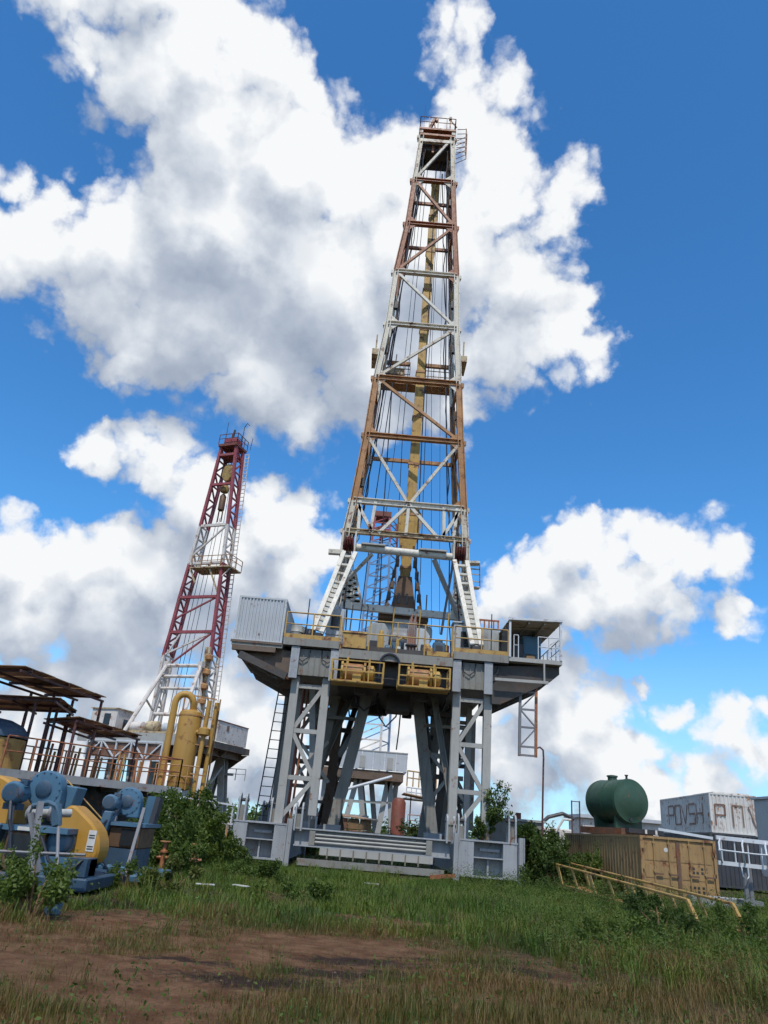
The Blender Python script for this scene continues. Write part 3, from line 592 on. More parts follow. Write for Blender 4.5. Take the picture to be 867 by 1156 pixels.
# crown
cz = ZC[9]; cl, cr = FRN[9][0][0]-.15, FRN[9][1][0]+.15
CR = MB().bb(cl, 34.85, cz, cr, 37.3, cz+.16).build('crown_frame', 'rust_red', MST)
MB().bb(cl-.05, 34.78, cz+.45, cr+.05, 37.4, cz+.60).build('crown_deck', 'rust_red', CR)
for x in (cl+.1, cr-.1):
    for y in (34.95, 37.15): MB().bb(x-.12, y-.12, cz+.16, x+.12, y+.12, cz+.45).build('crown_post', 'white_rusty', CR)
MB().bb(cl+.1, 34.9, cz-.55, cr-.1, 35.1, cz-.3).build('crown_beam', 'white_rusty', CR)
for k in range(6): MB().lathe([(.30,0),(.42,.02),(.36,.06),(.42,.10),(.30,.12)], (cl+.45+k*.28, 36.2, cz-.55), (1,0,0), 18).build('sheave', 'dark_metal', CR, True)
MB().bb(cl+.3, 35.3, cz-.9, cr-.3, 36.9, cz-.2).build('sheave_housing', 'dark_under', CR)
for x in (cl+.9, cr-1.0): MB().bb(x, 35.2, cz-1.15, x+.14, 35.3, cz-.2).build('hanger', 'rust_red', CR)
railing(MST, [(cl, 34.8, cz+.6), (cr, 34.8, cz+.6)], 1.0, .6, 'rust_red', .028, False); railing(MST, [(cl, 37.35, cz+.6), (cr, 37.35, cz+.6)], 1.0, .8, 'rust_red', .028, False)
railing(MST, [(cl, 34.8, cz+.6), (cl, 37.35, cz+.6)], 1.0, 1.2, 'rust_red', .028, False); railing(MST, [(cr, 34.8, cz+.6), (cr, 37.35, cz+.6)], 1.0, 1.2, 'rust_red', .028, False)
MB().beam((cl+.55, 35.2, cz+.6), (cl+.95, 35.2, cz+1.95), .30, .16).build('lifting_arm', 'rust_red', MST)
MB().beam((cl+.95, 35.2, cz+1.95), (cl+1.15, 35.2, cz+1.75), .22, .16).build('lifting_arm', 'rust_red', MST)
MB().beam((cl+1.1, 35.2, cz+.6), (cl+.9, 35.2, cz+1.8), .08).build('lifting_arm', 'rust_red', MST)
MB().prism([(cl+1.25, cz+.6), (cl+1.55, cz+.6), (cl+1.45, cz+1.15), (cl+1.35, cz+1.15)], 35.2, 35.35).build('lamp_bracket', 'dark_metal', MST)
MB().beam((cr-.35, 35.1, cz+.6), (cr-.35, 35.1, cz+1.95), .07).build('gin_pole', 'rust_red', MST); MB().beam((cr-.35, 35.1, cz+1.85), (cr+.1, 35.1, cz+1.2), .06).build('gin_pole', 'rust_red', MST)
MB().box((cr-.35, 35.1, cz+1.97), (.18,.18,.2)).build('beacon', 'dark_metal', MST); MB().tube((cl+.25, 35, cz+.6), (cl+.25, 35, cz+3.0), .012, 5).build('antenna', 'dark_metal', MST)
for k in range(6): MB().path([(cr+.15, 35.0, cz+.9-k*.42), (cr+.75, 34.95, cz+.93-k*.42), (cr+.85, 35.5, cz+.93-k*.42), (cr+.2, 35.9, cz+.9-k*.42)], .025, 5).build('cage_hoop', 'rust_red', MST)
for x, y in ((cr+.72, 34.95), (cr+.85, 35.4)): MB().beam((x, y, cz-1.3), (x, y, cz+1.0), .04).build('cage_bar', 'rust_red', MST)
# monkey board
zb = 26.6; bl, br = FRN[4][0][0], FRN[4][1][0]
MBD = MB().bb(bl+.1, 38.0, zb-.06, br-.1, 38.9, zb+.05).build('monkey_board', 'rust_tan', MST)
for x0, x1 in ((bl-.42, bl+.02), (br+.08, br+.52)): MB().bb(x0, 35.9, zb+.45, x1, 37.4, zb+.85).build('wing', 'cream_rusty', MBD); MB().beam((x0+.2, 36, zb+.9), (x0+.2, 36, zb+1.9), .05).build('post', 'cream_rusty', MBD); MB().beam((x1-.2, 36, zb+.9), (x1-.2, 36, zb+1.9), .05).build('post', 'cream_rusty', MBD)
for x0, x1, n in ((bl+.35, bl+1.95, 6), (br-1.9, br-.2, 6)):
    for k in range(n): MB().beam((x0+(x1-x0)*k/(n-1), 38.7, zb), (x0+(x1-x0)*k/(n-1), 38.7, zb+1.7), .04).build('screen_post', 'rust_tan', MBD)
    for k in range(4): MB().beam((x0, 38.7, zb+.3+.4*k), (x1, 38.7, zb+.3+.4*k), .04).build('screen_rail', 'cream_rusty', MBD)
    MB().beam((x0, 38.6, zb+1.8), (x1, 38.6, zb+1.8), .2, .22).build('screen_beam', 'rust_tan', MBD)
MB().bb(bl+.4, 38.75, zb+.1, bl+1.6, 38.8, zb+1.5).build('wind_wall', 'cream_rusty', MBD)
# lines in the mast
def line(pts, r=.03): return MB().path(pts, r, 5).build('drill_line', 'cable', MST)
tp = lambda x: (x, 36.2, cz-.6)
line([tp(cl+.45), ((-1.12,36.00,17.16)), ((-1.51,35.00,14.86))], .04); line([tp(cr-.35), (2.88,36.00,26.28), (3.37,36.00,17.57), (3.78,35.00,14.86)], .04)
line([(-0.16,37.00,26.02), (-0.05,37.00,18.49), (0.19,37.00,11.23)], .035); line([tp(cl+.75), (0.66,36.40,22.73), (0.93,36.40,11.37)], .022); line([tp(cl+1.3), (1.78,36.40,21.69), (1.98,36.40,11.93)], .035)
line([tp(cl+1.7), (2.03,36.60,27.86), (2.91,36.60,11.04)], .014); line([tp(cl+.55), (0.37,37.00,23.05), (-0.19,37.00,10.88)], .016); line([tp(cl+1.6), (1.92,37.00,25.61), (2.21,37.00,13.56)], .022)
line([(-0.03,36.00,27.22), (-0.52,36.00,17.99), (-0.76,36.00,10.22)], .028); line([tp(cr-.5), (2.67,37.00,26.31), (3.36,37.00,11.00)], .012); line([tp(cl+.3), (-0.60,37.00,22.95), (-1.51,37.00,16.24), (-1.69,37.00,14.20)], .02)
MB().path([(3.68,34.40,14.44), (3.50,34.20,13.01), (3.29,34.00,11.37), (3.13,33.60,10.14)], .06, 7).build('rotary_hose', 'cable', MST)
for (x0, y0) in ((513.5, 395), (515, 345), (514, 470), (513, 230), (440, 350), (430, 400), (413, 520), (405, 550)):
    p = {513.5: (3.22,35.30,27.37), 515: (3.04,35.30,30.54), 514: (3.60,35.30,22.95), 513: (2.59,35.30,38.60), 440: (-0.33,35.30,30.19), 430: (-0.67,35.30,26.97), 413: (-1.02,35.30,19.73), 405: (-1.28,35.30,18.38)}[x0]
    MB().box(p, (.22,.25,.5)).build('cable_clamp', 'dark_metal', MST)

# ---- A-frame that carries the mast
AF = thing('mast_support_frame', 'white A frame legs and cross tube standing on the nearest drill floor', 'support frame', (1.1, 34, 8.94))
def aleg(b0, b1, t0, t1):
    """tapering two-bar leg with rungs: b0 b1 foot corners, t0 t1 head corners"""
    for b, t in ((b0, t0), (b1, t1)): MB().beam(b, t, .20, .34, up=(0,1,0)).build('leg_bar', 'white_steel', AF)
    for k in range(17):
        f = .05+.9*k/16; a, c = lerp(b0, t0, f), lerp(b1, t1, f); h = .10 if k > 9 else .17
        if k > 9 and k % 2: continue
        MB().beam(a, c, .24, h, up=(0,0,1)).build('rung', 'white_steel', AF)
    MB().beam(lerp(b0,b1,.5), (lerp(b0,b1,.5)[0], b0[1], 8.95), .42, .36).build('foot', 'dark_metal', AF)
aleg((-2.74,32.60,9.51), (-2.37,32.60,9.38), (-1.82,34.40,14.04), (-1.25,34.40,14.04)); aleg((4.46,32.60,9.44), (4.86,32.60,9.43), (3.69,34.40,14.06), (4.31,34.40,14.07))
for xa, ya in (((-1.62,34.60,14.60), 0), ((3.97,34.60,14.58), 0)):
    h = MB().bb(xa[0]-.36, 34.3, xa[2]-.62, xa[0]-.28, 35.2, xa[2]+.6).bb(xa[0]+.28, 34.3, xa[2]-.62, xa[0]+.36, 35.2, xa[2]+.6).build('sheave_housing', 'white_rusty', AF)
    for k in range(4): MB().lathe([(.30,0),(.40,.02),(.34,.05),(.40,.08),(.30,.10)], (xa[0]-.23+k*.12, 34.6, xa[2]), (1,0,0), 16).build('sheave', 'sheave_red', h, True)
MB().tube((-1.25,34.80,14.52), (3.64,34.80,14.44), .19, 14).build('cross_tube', 'white_steel', AF, True)
MB().bb(-1.0, 34.45, 14.62, .2, 34.9, 14.70).build('walkway', 'grey_steel', AF); MB().bb(1.9, 34.45, 14.58, 3.3, 34.9, 14.66).build('walkway', 'grey_steel', AF)
MB().beam((-1.84,36.60,11.98), (4.32,36.60,11.86), .26, .34).build('cross_beam', 'white_steel', AF)
MB().tube((-0.42,34.90,14.25), (-1.63,36.20,13.20), .10, 10).build('strut', 'white_steel', AF); MB().tube((2.72,34.90,14.25), (4.26,36.40,11.75), .13, 10).build('strut', 'grey_steel', AF)
MB().beam((-2.59,34.60,14.09), (-1.83,34.60,14.11), .3, .22).build('catwalk', 'white_rusty', AF); MB().beam((4.38,34.60,14.10), (4.96,34.60,14.15), .5, .12).build('catwalk', 'white_rusty', AF)
for k in range(4): MB().beam((4.48,34.60,13.83) if k == 0 else (4.53,34.60,13.56) if k == 1 else (4.59,34.60,13.19) if k == 2 else (4.64,34.60,12.83), (5.01,34.60,13.83) if k == 0 else (5.02,34.60,13.55) if k == 1 else (5.03,34.60,13.18) if k == 2 else (4.99,34.60,12.86), .05 if k < 3 else .4, .05).build('basket_rail', 'grey_steel' if k < 3 else 'white_rusty', AF)
MB().beam((4.98,34.60,14.11), (5.02,34.60,12.86), .05).build('basket_post', 'rust_red', AF)
# perforated rear gussets
def lattice(a, b, c, d, n, par, mat):
    """panel a-b (top) d-c (bottom) laced in zigzag"""
    for p, q in ((a, d), (b, c), (a, b), (d, c)): MB().beam(p, q, .13, .13).build('gusset_edge', mat, par)
    for k in range(n):
        l0, l1, r0, r1 = lerp(a,d,k/n), lerp(a,d,(k+1)/n), lerp(b,c,k/n), lerp(b,c,(k+1)/n)
        MB().beam(l0, r1, .10, .14).build('lacing', mat, par); MB().beam(r0, l1, .10, .14).build('lacing', mat, par); MB().beam(l1, r1, .10, .12).build('lacing', mat, par)
lattice((-1.71,37.00,13.90), (-1.25,37.00,13.94), (-0.70,37.00,12.05), (-2.13,37.00,12.02), 6, AF, 'white_rusty')
lattice((4.06,37.00,13.97), (4.44,37.00,13.95), (4.88,37.00,11.88), (3.91,37.00,11.89), 5, AF, 'white_rusty')

# ---- machinery on the drill floor
EQ = 'machinery on the nearest drill floor'
def box_thing(name, label, cat, x0, x1, y0, y1, z0, z1, mat, group=None):
    t = thing(name, label, cat, ((x0+x1)/2, (y0+y1)/2, z0), 0, group); MB().bb(x0, y0, z0, x1, y1, z1).build('body', mat, t, bevel=.03); return t
E1 = box_thing('operator_booth', 'grey booth with a dark window behind the left A frame leg', 'booth', -2.25, -1.45, 34.0, 35.2, 8.95, 11.05, 'container_grey2')
MB().bb(-2.05, 33.96, 10.05, -1.62, 33.998, 10.65).build('window', 'glass_dark', E1); MB().lathe([(.40,0),(.36,.12),(.22,.24),(.05,.3)], (-1.85, 34.5, 11.05), (0,0,1), 14).build('cap', 'container_grey2', E1, True)
for k in range(5): MB().bb(-2.28, 33.97, 9.1+.17*k, -1.42, 33.999, 9.16+.17*k).build('slat', 'machine_grey', E1)
E2 = box_thing('operator_booth', 'pale booth with one window beside the right A frame leg', 'booth', 3.72, 4.62, 33.6, 34.6, 8.95, 10.75, 'container_grey2')
MB().bb(4.05, 33.56, 9.65, 4.42, 33.598, 10.35).build('window', 'glass_dark', E2); MB().bb(3.66, 33.54, 10.75, 4.68, 34.66, 10.82).build('roof', 'container_grey', E2)
E3 = box_thing('storage_box', 'long grey box with a rusty rack on top between booth and shelter', 'box', 4.75, 5.95, 34.2, 35.8, 8.95, 10.75, 'machine_grey')
for k in range(6): MB().beam((4.8+.22*k, 34.25, 10.76), (4.8+.22*k, 34.25, 11.15), .06).build('rack_post', 'rust_red', E3)
MB().beam((4.75, 34.25, 11.17), (5.95, 34.25, 11.17), .06, .08).build('rack_rail', 'rust_red', E3)
DW = thing('drawworks', 'grey and blue drawworks with rope drum in the middle of the drill floor', 'drawworks', (1.2, 36, 8.95))
MB().bb(-.6, 35.0, 8.95, 2.9, 37.8, 9.35).build('skid', 'machine_blue', DW, bevel=.03)
MB().prism([(-.35,9.35),(.75,9.35),(.75,10.5),(.5,10.85),(-.1,10.85),(-.35,10.5)], 35.2, 36.8).build('housing', 'machine_grey', DW, bevel=.03)
MB().prism([(1.75,9.35),(2.75,9.35),(2.75,10.4),(2.5,10.75),(2.0,10.75),(1.75,10.4)], 35.2, 36.8).build('housing', 'container_grey2', DW, bevel=.03)
dr = MB().lathe([(.6,0),(.6,.06),(.42,.08),(.42,.90),(.6,.92),(.6,.98)], (.76, 36.0, 10.3), (1,0,0), 22).build('drum', 'machine_blue', DW, True)
MB().lathe([(.47,0),(.47,.78)], (.86, 36.0, 10.3), (1,0,0), 20).build('rope', 'galv', dr, True)
for x in (.2, 2.1): MB().lathe([(.2,0),(.42,.04),(.45,.2),(.45,1.1),(.3,1.2)], (x-.3, 37.4, 11.0), (1,0,0), 18).build('motor', 'machine_grey', DW, True)
for x, z, mm in ((-.2, 9.35, 'dark_metal'), (.9, 9.35, 'machine_blue'), (1.5, 9.35, 'mark_white'), (2.3, 9.35, 'dark_metal')): MB().bb(x, 34.7, 8.95, x+.45, 35.0, z+.5).build('control_box', mm, DW, bevel=.02)
TD = thing('top_drive', 'brown rusty top drive parked at the foot of the yellow guide beam', 'top drive', (1.35, 37.0, 10.5))
MB().bb(.15, 36.9, 11.55, 2.75, 37.9, 12.05).build('body', 'top_brown', TD, bevel=.04); MB().prism([(.75,12.05),(2.05,12.05),(1.75,13.9),(1.05,13.9)], 36.85, 36.98).build('shroud', 'top_brown', TD)
for s in (-1, 1):
    for k in range(6): MB().box((1.4+s*(.38+.09*(5-k)+.04*(k % 2)), 36.75, 12.1+.62*k), (.20,.22,.42)).build('link', 'dark_metal' if k % 2 else 'top_brown', TD, bevel=.03)
    MB().path([(1.4+s*.95, 36.8, 11.9), (1.4+s*.80, 36.8, 13.0), (1.4+s*.50, 36.8, 14.6), (1.4+s*.34, 36.8, 15.6)], .06, 6).build('bail', 'top_brown', TD)
MB().bb(.95, 36.7, 10.6, 1.85, 37.3, 11.55).build('gearbox', 'machine_grey', TD, bevel=.05)
for x in (.2, 2.6): MB().beam((x, 36.9, 12.05), (x, 36.9, 13.0), .06).build('guard_post', 'top_brown', TD)
for x in (1.15, 1.55): MB().bb(x-.06, 36.80, 12.4, x+.06, 36.84, 12.95).build('hatch', 'glass_dark', TD)
sm = [(-.95,34.2,'wooden crate coloured yellow',.5,.6,'rail_yellow'),(3.05,33.4,'',.55,.75,'machine_blue'),(2.55,33.5,'',.45,.5,'rail_yellow'),(-.55,33.6,'',.5,.85,'machine_blue'),(.35,33.5,'',.3,.95,'cage_yellow')]
LBL = ['low yellow tool box on the drill floor right of the left booth', 'blue grey pump box at the foot of the black rotary hose', 'small yellow box beside the blue grey pump box on the drill floor', 'dark blue valve block behind the yellow panel of the railing', 'upright yellow hydrant behind the railing in the middle of the floor']
for (x, y, _, w, h, mm), lb in zip(sm, LBL):
    t = box_thing('deck_equipment', lb, 'equipment', x-w/2, x+w/2, y, y+w, 8.95, 8.95+h, mm); MB().lathe([(w*.34,0),(w*.34,.12),(w*.2,.2)], (x, y+w/2, 8.95+h), (0,0,1), 12).build('cap', mm, t, True); MB().bb(x-w*.3, y-.03, 9.05, x+w*.3, y-.001, 8.95+h*.8).build('hatch', 'dark_metal' if 'blue' in mm else mm, t)

# cable bundles tied along the mast legs and hoses under the floor
for side, n_ in ((0, 4), (1, 3)):
    for j in range(n_):
        pts = []
        for i in range(0, 9):
            for f in (0, .25, .5, .75):
                p = lerp(BCK[i][side], BCK[i+1][side], f) if j % 2 else lerp(FRN[i][side], FRN[i+1][side], f)
                pts.append((p[0]+(.34 if side == 0 else -.34)+random.uniform(-.09,.09), p[1]+.25+random.uniform(-.1,.1), p[2]))
        MB().path(pts, .035 if j < 2 else .025, 5).build('cable_bundle', 'cable' if j < 2 else 'top_brown', MST)
for x, y, d in ((-.6,34.2,.9), (.5,36.0,1.3), (2.6,34.8,.8), (-1.0,39.6,.7), (3.1,39.2,1.1)):
    MB().path([(x,y,7.4), (x+.1,y,7.4-d*.7), (x+.45,y+.2,7.4-d), (x+.9,y+.3,7.4-d*.6), (x+1.05,y+.4,7.4)], .04, 6).build('hanging_hose', 'cable', SUB)
for x in (-3.3, -2.2, 4.0, 5.0):
    MB().path([(x,32.2,8.6), (x+.05,32.15,8.2), (x+.3,32.15,8.05), (x+.55,32.15,8.25), (x+.6,32.2,8.6)], .025, 6).build('hanging_hose', 'cable', SUB)

# gusset plates where the girts meet the mast legs, and bolt rows on the base plates
for i in range(2, 9):
    for s_, sg in ((0, 1), (1, -1)):
        p = FRN[i][s_]
        for dz in (-1, 1): MB().prism([(p[0]+sg*.15, p[2]+dz*.12), (p[0]+sg*.62, p[2]+dz*.12), (p[0]+sg*.15, p[2]+dz*.55)], 34.93, 34.96).build('gusset', SEG[i], MST)
bolt = MB().lathe([(.016,0),(.016,.012),(.010,.02)], (0,0,0), (0,-1,0), 6)
b0 = bolt.build('bolt', 'green_grey'); bme = b0.data; bpy.data.objects.remove(b0)
def bolts(par, pts):
    I = WM[par].inverted()
    for p in pts: o = bpy.data.objects.new('bolt', bme); COL.objects.link(o); o.parent = par; o.location = I @ Vector(p)
bolts(SUB, [(x, 32.118, z) for x in (-4.88,-4.50,-3.22,-2.86,4.18,4.60,5.98,6.38) for z in (.34,1.38)])
bolts(SUB, [(x+dx, 32.048, z) for x in (-3.35,-1.62,3.78,5.14) for dx in (-.10,.10) for z in (7.5,7.8,8.1,8.4)])

for p, q_, w, mm in (((-2.9,37.2,1.5),(-.9,37.2,7.4),.30,'green_grey'), ((-1.9,34.2,1.4),(-2.6,34.2,7.4),.26,'grey_steel'), ((-.75,38.9,1.4),(-2.2,38.9,7.4),.30,'brown_under'), ((4.3,34.4,1.5),(3.0,34.4,7.4),.26,'green_grey'), ((3.0,37.4,1.4),(3.7,37.4,7.4),.34,'green_grey'), ((4.9,36.2,1.5),(4.9,36.2,7.4),.26,'grey_steel'), ((-3.3,36.0,1.5),(-3.3,36.0,7.4),.26,'grey_steel')):
    MB().hbeam(p, q_, w, w, .04).build('raking_leg', mm, SUB)
for a, b, mm in (((-3.3,36.0,3.2),(-1.7,36.2,5.2),'grey_steel'), ((-3.3,36.0,5.4),(-1.5,36.2,3.4),'grey_steel'), ((3.2,36.2,3.0),(4.9,36.2,5.2),'grey_steel'), ((3.0,36.2,5.2),(4.9,36.2,3.0),'grey_steel'), ((-3.2,36.0,6.3),(-.3,36.0,6.3),'green_grey'), ((2.5,36.0,6.3),(4.9,36.0,6.3),'green_grey'), ((-2.6,38.4,2.6),(-.9,38.4,2.6),'green_grey'), ((3.0,38.4,2.4),(5.0,38.4,2.4),'green_grey')):
    MB().beam(a, b, .12, .15).build('tie_beam', mm, SUB)
for x, z in ((-.4,9.0),(.8,9.0),(2.0,9.0),(-1.1,9.0),(3.3,9.0)): MB().tube((x,32.6,z),(x+.05,32.6,z+1.9),.03,6).build('standpipe','cage_yellow' if x > 0 else 'dark_metal',SUB)

# smaller gear crowded along the front of the drill floor
for lb, x, y, kind in (('black hose reel behind the railing near the left booth', -2.9, 33.0, 'reel'), ('round grey drum standing behind the left end of the railing', -3.5, 33.2, 'drum'), ('rusty red drum between the drawworks and the right booth', 3.35, 34.6, 'drum2'),
                       ('upright bundle of thin rusty rods behind the railing', 1.75, 33.2, 'rods'), ('low dark blue pump set in front of the drawworks skid', .95, 33.6, 'pump')):
    t = thing('deck_gear', lb, 'equipment', (x, y, 8.94))
    if kind == 'reel':
        MB().lathe([(.42,0),(.42,.05),(.20,.06),(.20,.44),(.42,.45),(.42,.50)], (x-.25, y, 9.38), (1,0,0), 20).build('reel', 'dark_metal', t, True); MB().lathe([(.32,0),(.34,.03),(.34,.34),(.32,.36)], (x-.18, y, 9.38), (1,0,0), 18).build('hose', 'cable', t, True); MB().bb(x-.3,y-.25,8.945,x+.3,y+.25,9.0).build('base','machine_grey',t)
    elif kind in ('drum','drum2'):
        mm = 'machine_grey' if kind == 'drum' else 'red_tank'; MB().lathe([(.27,0),(.29,.03),(.29,.28),(.305,.30),(.29,.32),(.29,.58),(.305,.60),(.29,.62),(.29,.88),(.27,.90)], (x,y,8.945), (0,0,1), 18).build('shell', mm, t, True); MB().lathe([(.04,0),(.04,.03)], (x+.12,y,9.845), (0,0,1), 8).build('bung','dark_metal',t)
    elif kind == 'rods':
        for k in range(9): MB().tube((x-.2+.05*k,y+.06*(k % 3),8.945),(x-.15+.045*k,y+.3,10.6+.12*(k % 4)),.025,6).build('rod','rust_red' if k % 2 else 'galv',t)
        MB().bb(x-.26,y-.05,9.4,x+.28,y+.3,9.46).build('strap','dark_metal',t)
    else:
        MB().bb(x-.45,y-.2,8.945,x+.45,y+.25,9.03).build('base','dark_metal',t); MB().lathe([(.10,0),(.19,.04),(.20,.36),(.12,.42)],(x-.4,y,9.24),(1,0,0),16).build('motor','machine_blue',t,True); MB().lathe([(.08,0),(.16,.03),(.16,.22),(.08,.26)],(x+.1,y,9.24),(1,0,0),16).build('pump_head','machine_grey',t,True); MB().path([(x+.22,y,9.36),(x+.22,y,9.7),(x+.4,y+.1,9.85),(x+.7,y+.3,9.8)],.04,7).build('outlet_pipe','cage_yellow',t)

# ================================================================== second rig, further back on the left
T2 = Matrix.Translation((-15.2, 63.0, 0)) @ Matrix.Rotation(R(-21.5), 4, 'Z')
def w2(p): return tuple(T2 @ Vector(p))
def t2(name, label, cat, loc): return thing(name, label, cat, w2(loc), R(-21.5))
M2 = t2('rig_mast', 'dark red and white lattice mast of the rig further back on the left', 'mast', (-.5, .6, 7))
tab = [(7.0,-3.0,1.9),(11.0,-3.0,1.85),(14.0,-3.0,1.75),(16.0,-2.75,1.62),(19.15,-2.5,1.46),(22.3,-2.15,1.33),(26.0,-1.75,1.15),(30.2,-1.38,.88),(34.2,-1.06,.6)]
dm = 1.25
for s in (0, 1):
    for i in range(8):
        z0, z1 = tab[i][0], tab[i+1][0]; x0, x1 = tab[i][1+s], tab[i+1][1+s]
        mm = ['mast_white','mast_white','mast_red','mast_red','mast_red','mast_white','mast_red','mast_red'][i]
        if i == 7: mm = 'mast_red'
        for y in (0, dm): MB(T2).beam((x0,y,z0), (x1,y,z1), .26, .26).build('chord', mm, M2)
        n = 3 if z1-z0 > 2.5 else 2
        for k in range(n):
            a0, a1 = lerp((x0,z0), (x1,z1), k/n), lerp((x0,z0), (x1,z1), (k+1)/n)
            p, q = ((a0[0],0,a0[1]), (a1[0],dm,a1[1])) if k % 2 else ((a0[0],dm,a0[1]), (a1[0],0,a1[1]))
            MB(T2).beam(p, q, .13, .13).build('lacing', mm, M2); MB(T2).beam((a1[0],0,a1[1]), (a1[0],dm,a1[1]), .13, .13).build('lacing', mm, M2)
for z, mm in ((16.0,'mast_red'), (19.15,'mast_red'), (22.3,'mast_white'), (26.0,'mast_white'), (30.2,'mast_red')):
    r = [t for t in tab if t[0] == z][0]; MB(T2).beam((r[1],-.02,z), (r[2],-.02,z), .22, .24).build('girt', mm, M2)
for a, b, mm in (((-3.0,14.0),(1.62,16.0),'mast_white'), ((-3.0,12.6),(1.62,16.0),'mast_red'), ((-2.6,17.2),(1.46,19.15),'mast_red'), ((-.2,22.3),(1.46,19.3),'cream_rusty'), ((-2.15,22.2),(-1.2,20.5),'cream_rusty'), ((-2.1,23.0),(1.15,26),'mast_white'), ((-2.6,14.2),(-1.6,16),'mast_white')):
    MB(T2).beam((a[0],0,a[1]), (b[0],0,b[1]), .13, .13).build('brace', mm, M2)
# crown, travelling block, monkey board
cr2 = MB(T2).bb(-1.25,-.3,34.2,.8,1.6,34.45).build('crown_frame', 'red_tank', M2); MB(T2).bb(-.95,.1,34.45,.45,1.2,35.2).build('sheave_housing', 'mast_red', cr2)
MB(T2).bb(-1.1,-.15,33.2,.65,1.4,33.45).build('crown_beam', 'mast_red', cr2)
railing(M2, [(-1.25,-.3,34.45),(.8,-.3,34.45)], 1.0, .6, 'red_tank', .035, False, T2); railing(M2, [(.8,-.3,34.45),(.8,1.6,34.45)], 1.0, .6, 'red_tank', .035, False, T2)
MB(T2).tube((-1.2,.6,34.4),(-1.2,.6,37.4),.03,5).build('antenna', 'dark_metal', M2); MB(T2).beam((-.4,.6,35.2),(-.3,.6,36.4),.15).build('beacon', 'dark_metal', M2)
MB(T2).path([(.7,.6,34.5),(.75,.6,36.6),(1.0,.6,37.0),(1.3,.6,36.7)], .04, 5).build('gin_pole', 'dark_metal', M2); MB(T2).tube((1.4,1.2,34.3),(1.5,1.2,35.6),.03,5).build('antenna', 'dark_metal', M2)
TB = t2('travelling_block', 'golden brown travelling block hanging near the top of the red mast', 'travelling block', (-.25, .6, 26.4))
MB(T2).prism([(-.30,30.7),(.10,30.7),(.38,31.2),(.38,32.0),(.15,32.5),(-.45,32.5),(-.72,32.0),(-.72,31.2)], .35, .85).build('body', 'block_gold', TB, bevel=.06)
MB(T2).lathe([(.10,0),(.36,.15),(.42,.5),(.30,.85),(.12,1.0)], (-.25,.6,29.5), (0,0,1), 14).build('hook', 'block_gold', TB, True)
MB(T2).lathe([(.16,0),(.30,.1),(.30,1.5),(.16,1.7)], (-.28,.6,27.7), (0,0,1), 12).build('swivel', 'top_brown', TB, True)
for dx in (-.4, .0): MB(T2).tube((dx-.05,.6,26.6),(dx-.05,.6,28.2),.07,6).build('link', 'top_brown', TB)
for x, xb in ((-.6,-.5), (-.35,-.3), (0,-.1), (.2,.05)): MB(T2).tube((x,.6,32.4),(xb,.6,34.3),.03,5).build('line', 'cable', TB)
MBD2 = MB(T2).bb(-1.8,-.3,21.8,2.3,1.7,21.92).build('monkey_board', 'cream_rusty', M2)
railing(M2, [(-1.7,-.3,21.92),(2.3,-.3,21.92),(2.3,1.7,21.92)], 1.0, .9, 'rust_tan', .035, False, T2)
MB(T2).beam((1.5,0,21.0),(2.2,0,21.75),.1).build('brace', 'mast_white', M2); MB(T2).beam((2.2,0,21.7),(2.22,0,20.9),.06).build('hanging_rope', 'dark_metal', M2)
for p, q, r in (((-.9,.6,33.2),(-1.8,.6,9),.03), ((-.2,.6,27),(-.9,.6,8),.025), ((.2,.6,33.2),(.5,.6,9),.025), ((-.5,.6,27),(-1.5,.6,9),.025)): MB(T2).tube(p, q, r, 5).build('drill_line', 'cable', M2)
MB(T2).beam((1.95,1.4,9.5),(.85,1.4,34.0),.06).build('ladder_stile', 'mast_white', M2); MB(T2).beam((2.35,1.4,9.5),(1.25,1.4,34.0),.06).build('ladder_stile', 'mast_white', M2)
rg = None
for k in range(60):
    t = k/59; x = 1.95-1.1*t; MB(T2).beam((x,1.4,9.6+24.3*t),(x+.42,1.4,9.6+24.3*t),.06).build('rung', 'mast_white', M2)
# A-frame of the second rig
A2 = t2('mast_support_frame', 'white A frame with double cross tubes at the foot of the red mast', 'support frame', (-.3, -2, 7))
for xa, xb in ((-2.6,-1.9), (2.3,1.5)):
    MB(T2).tube((xa,-3.6,7.0),(xb,-.8,12.9),.17,8).build('leg', 'mast_white', A2); MB(T2).beam((xa*.98,-.6,7.0),(xb,-.6,12.6),.2).build('rear_leg', 'mast_white', A2)
    MB(T2).beam((lerp((xa,),(xb,),.5)[0],-2.2,9.9),(xa*.98,-.6,9.2),.12).build('brace', 'mast_white', A2)
    MB(T2).box((xb,-.7,13.0),(.4,.5,.5)).build('head', 'mast_white', A2)
for z, r in ((12.9,.16),(12.0,.14),(11.0,.12),(8.9,.15)): MB(T2).tube((-2.0-.05*(12.9-z),-.8,z),(1.55+.1*(12.9-z),-.8,z),r,8).build('cross_tube', 'mast_white', A2)
for x in (1.6, 1.9): MB(T2).beam((x,-.2,7),(x-.2,-.2,14.6),.24).build('post', 'cream_rusty', A2)
for k in range(5): MB(T2).lathe([(.2,0),(.34,.1),(.34,.4),(.2,.5)],(1.9,-.4,8.6+1.2*k),(0,0,1),10).build('fitting','rust_tan',A2,True)
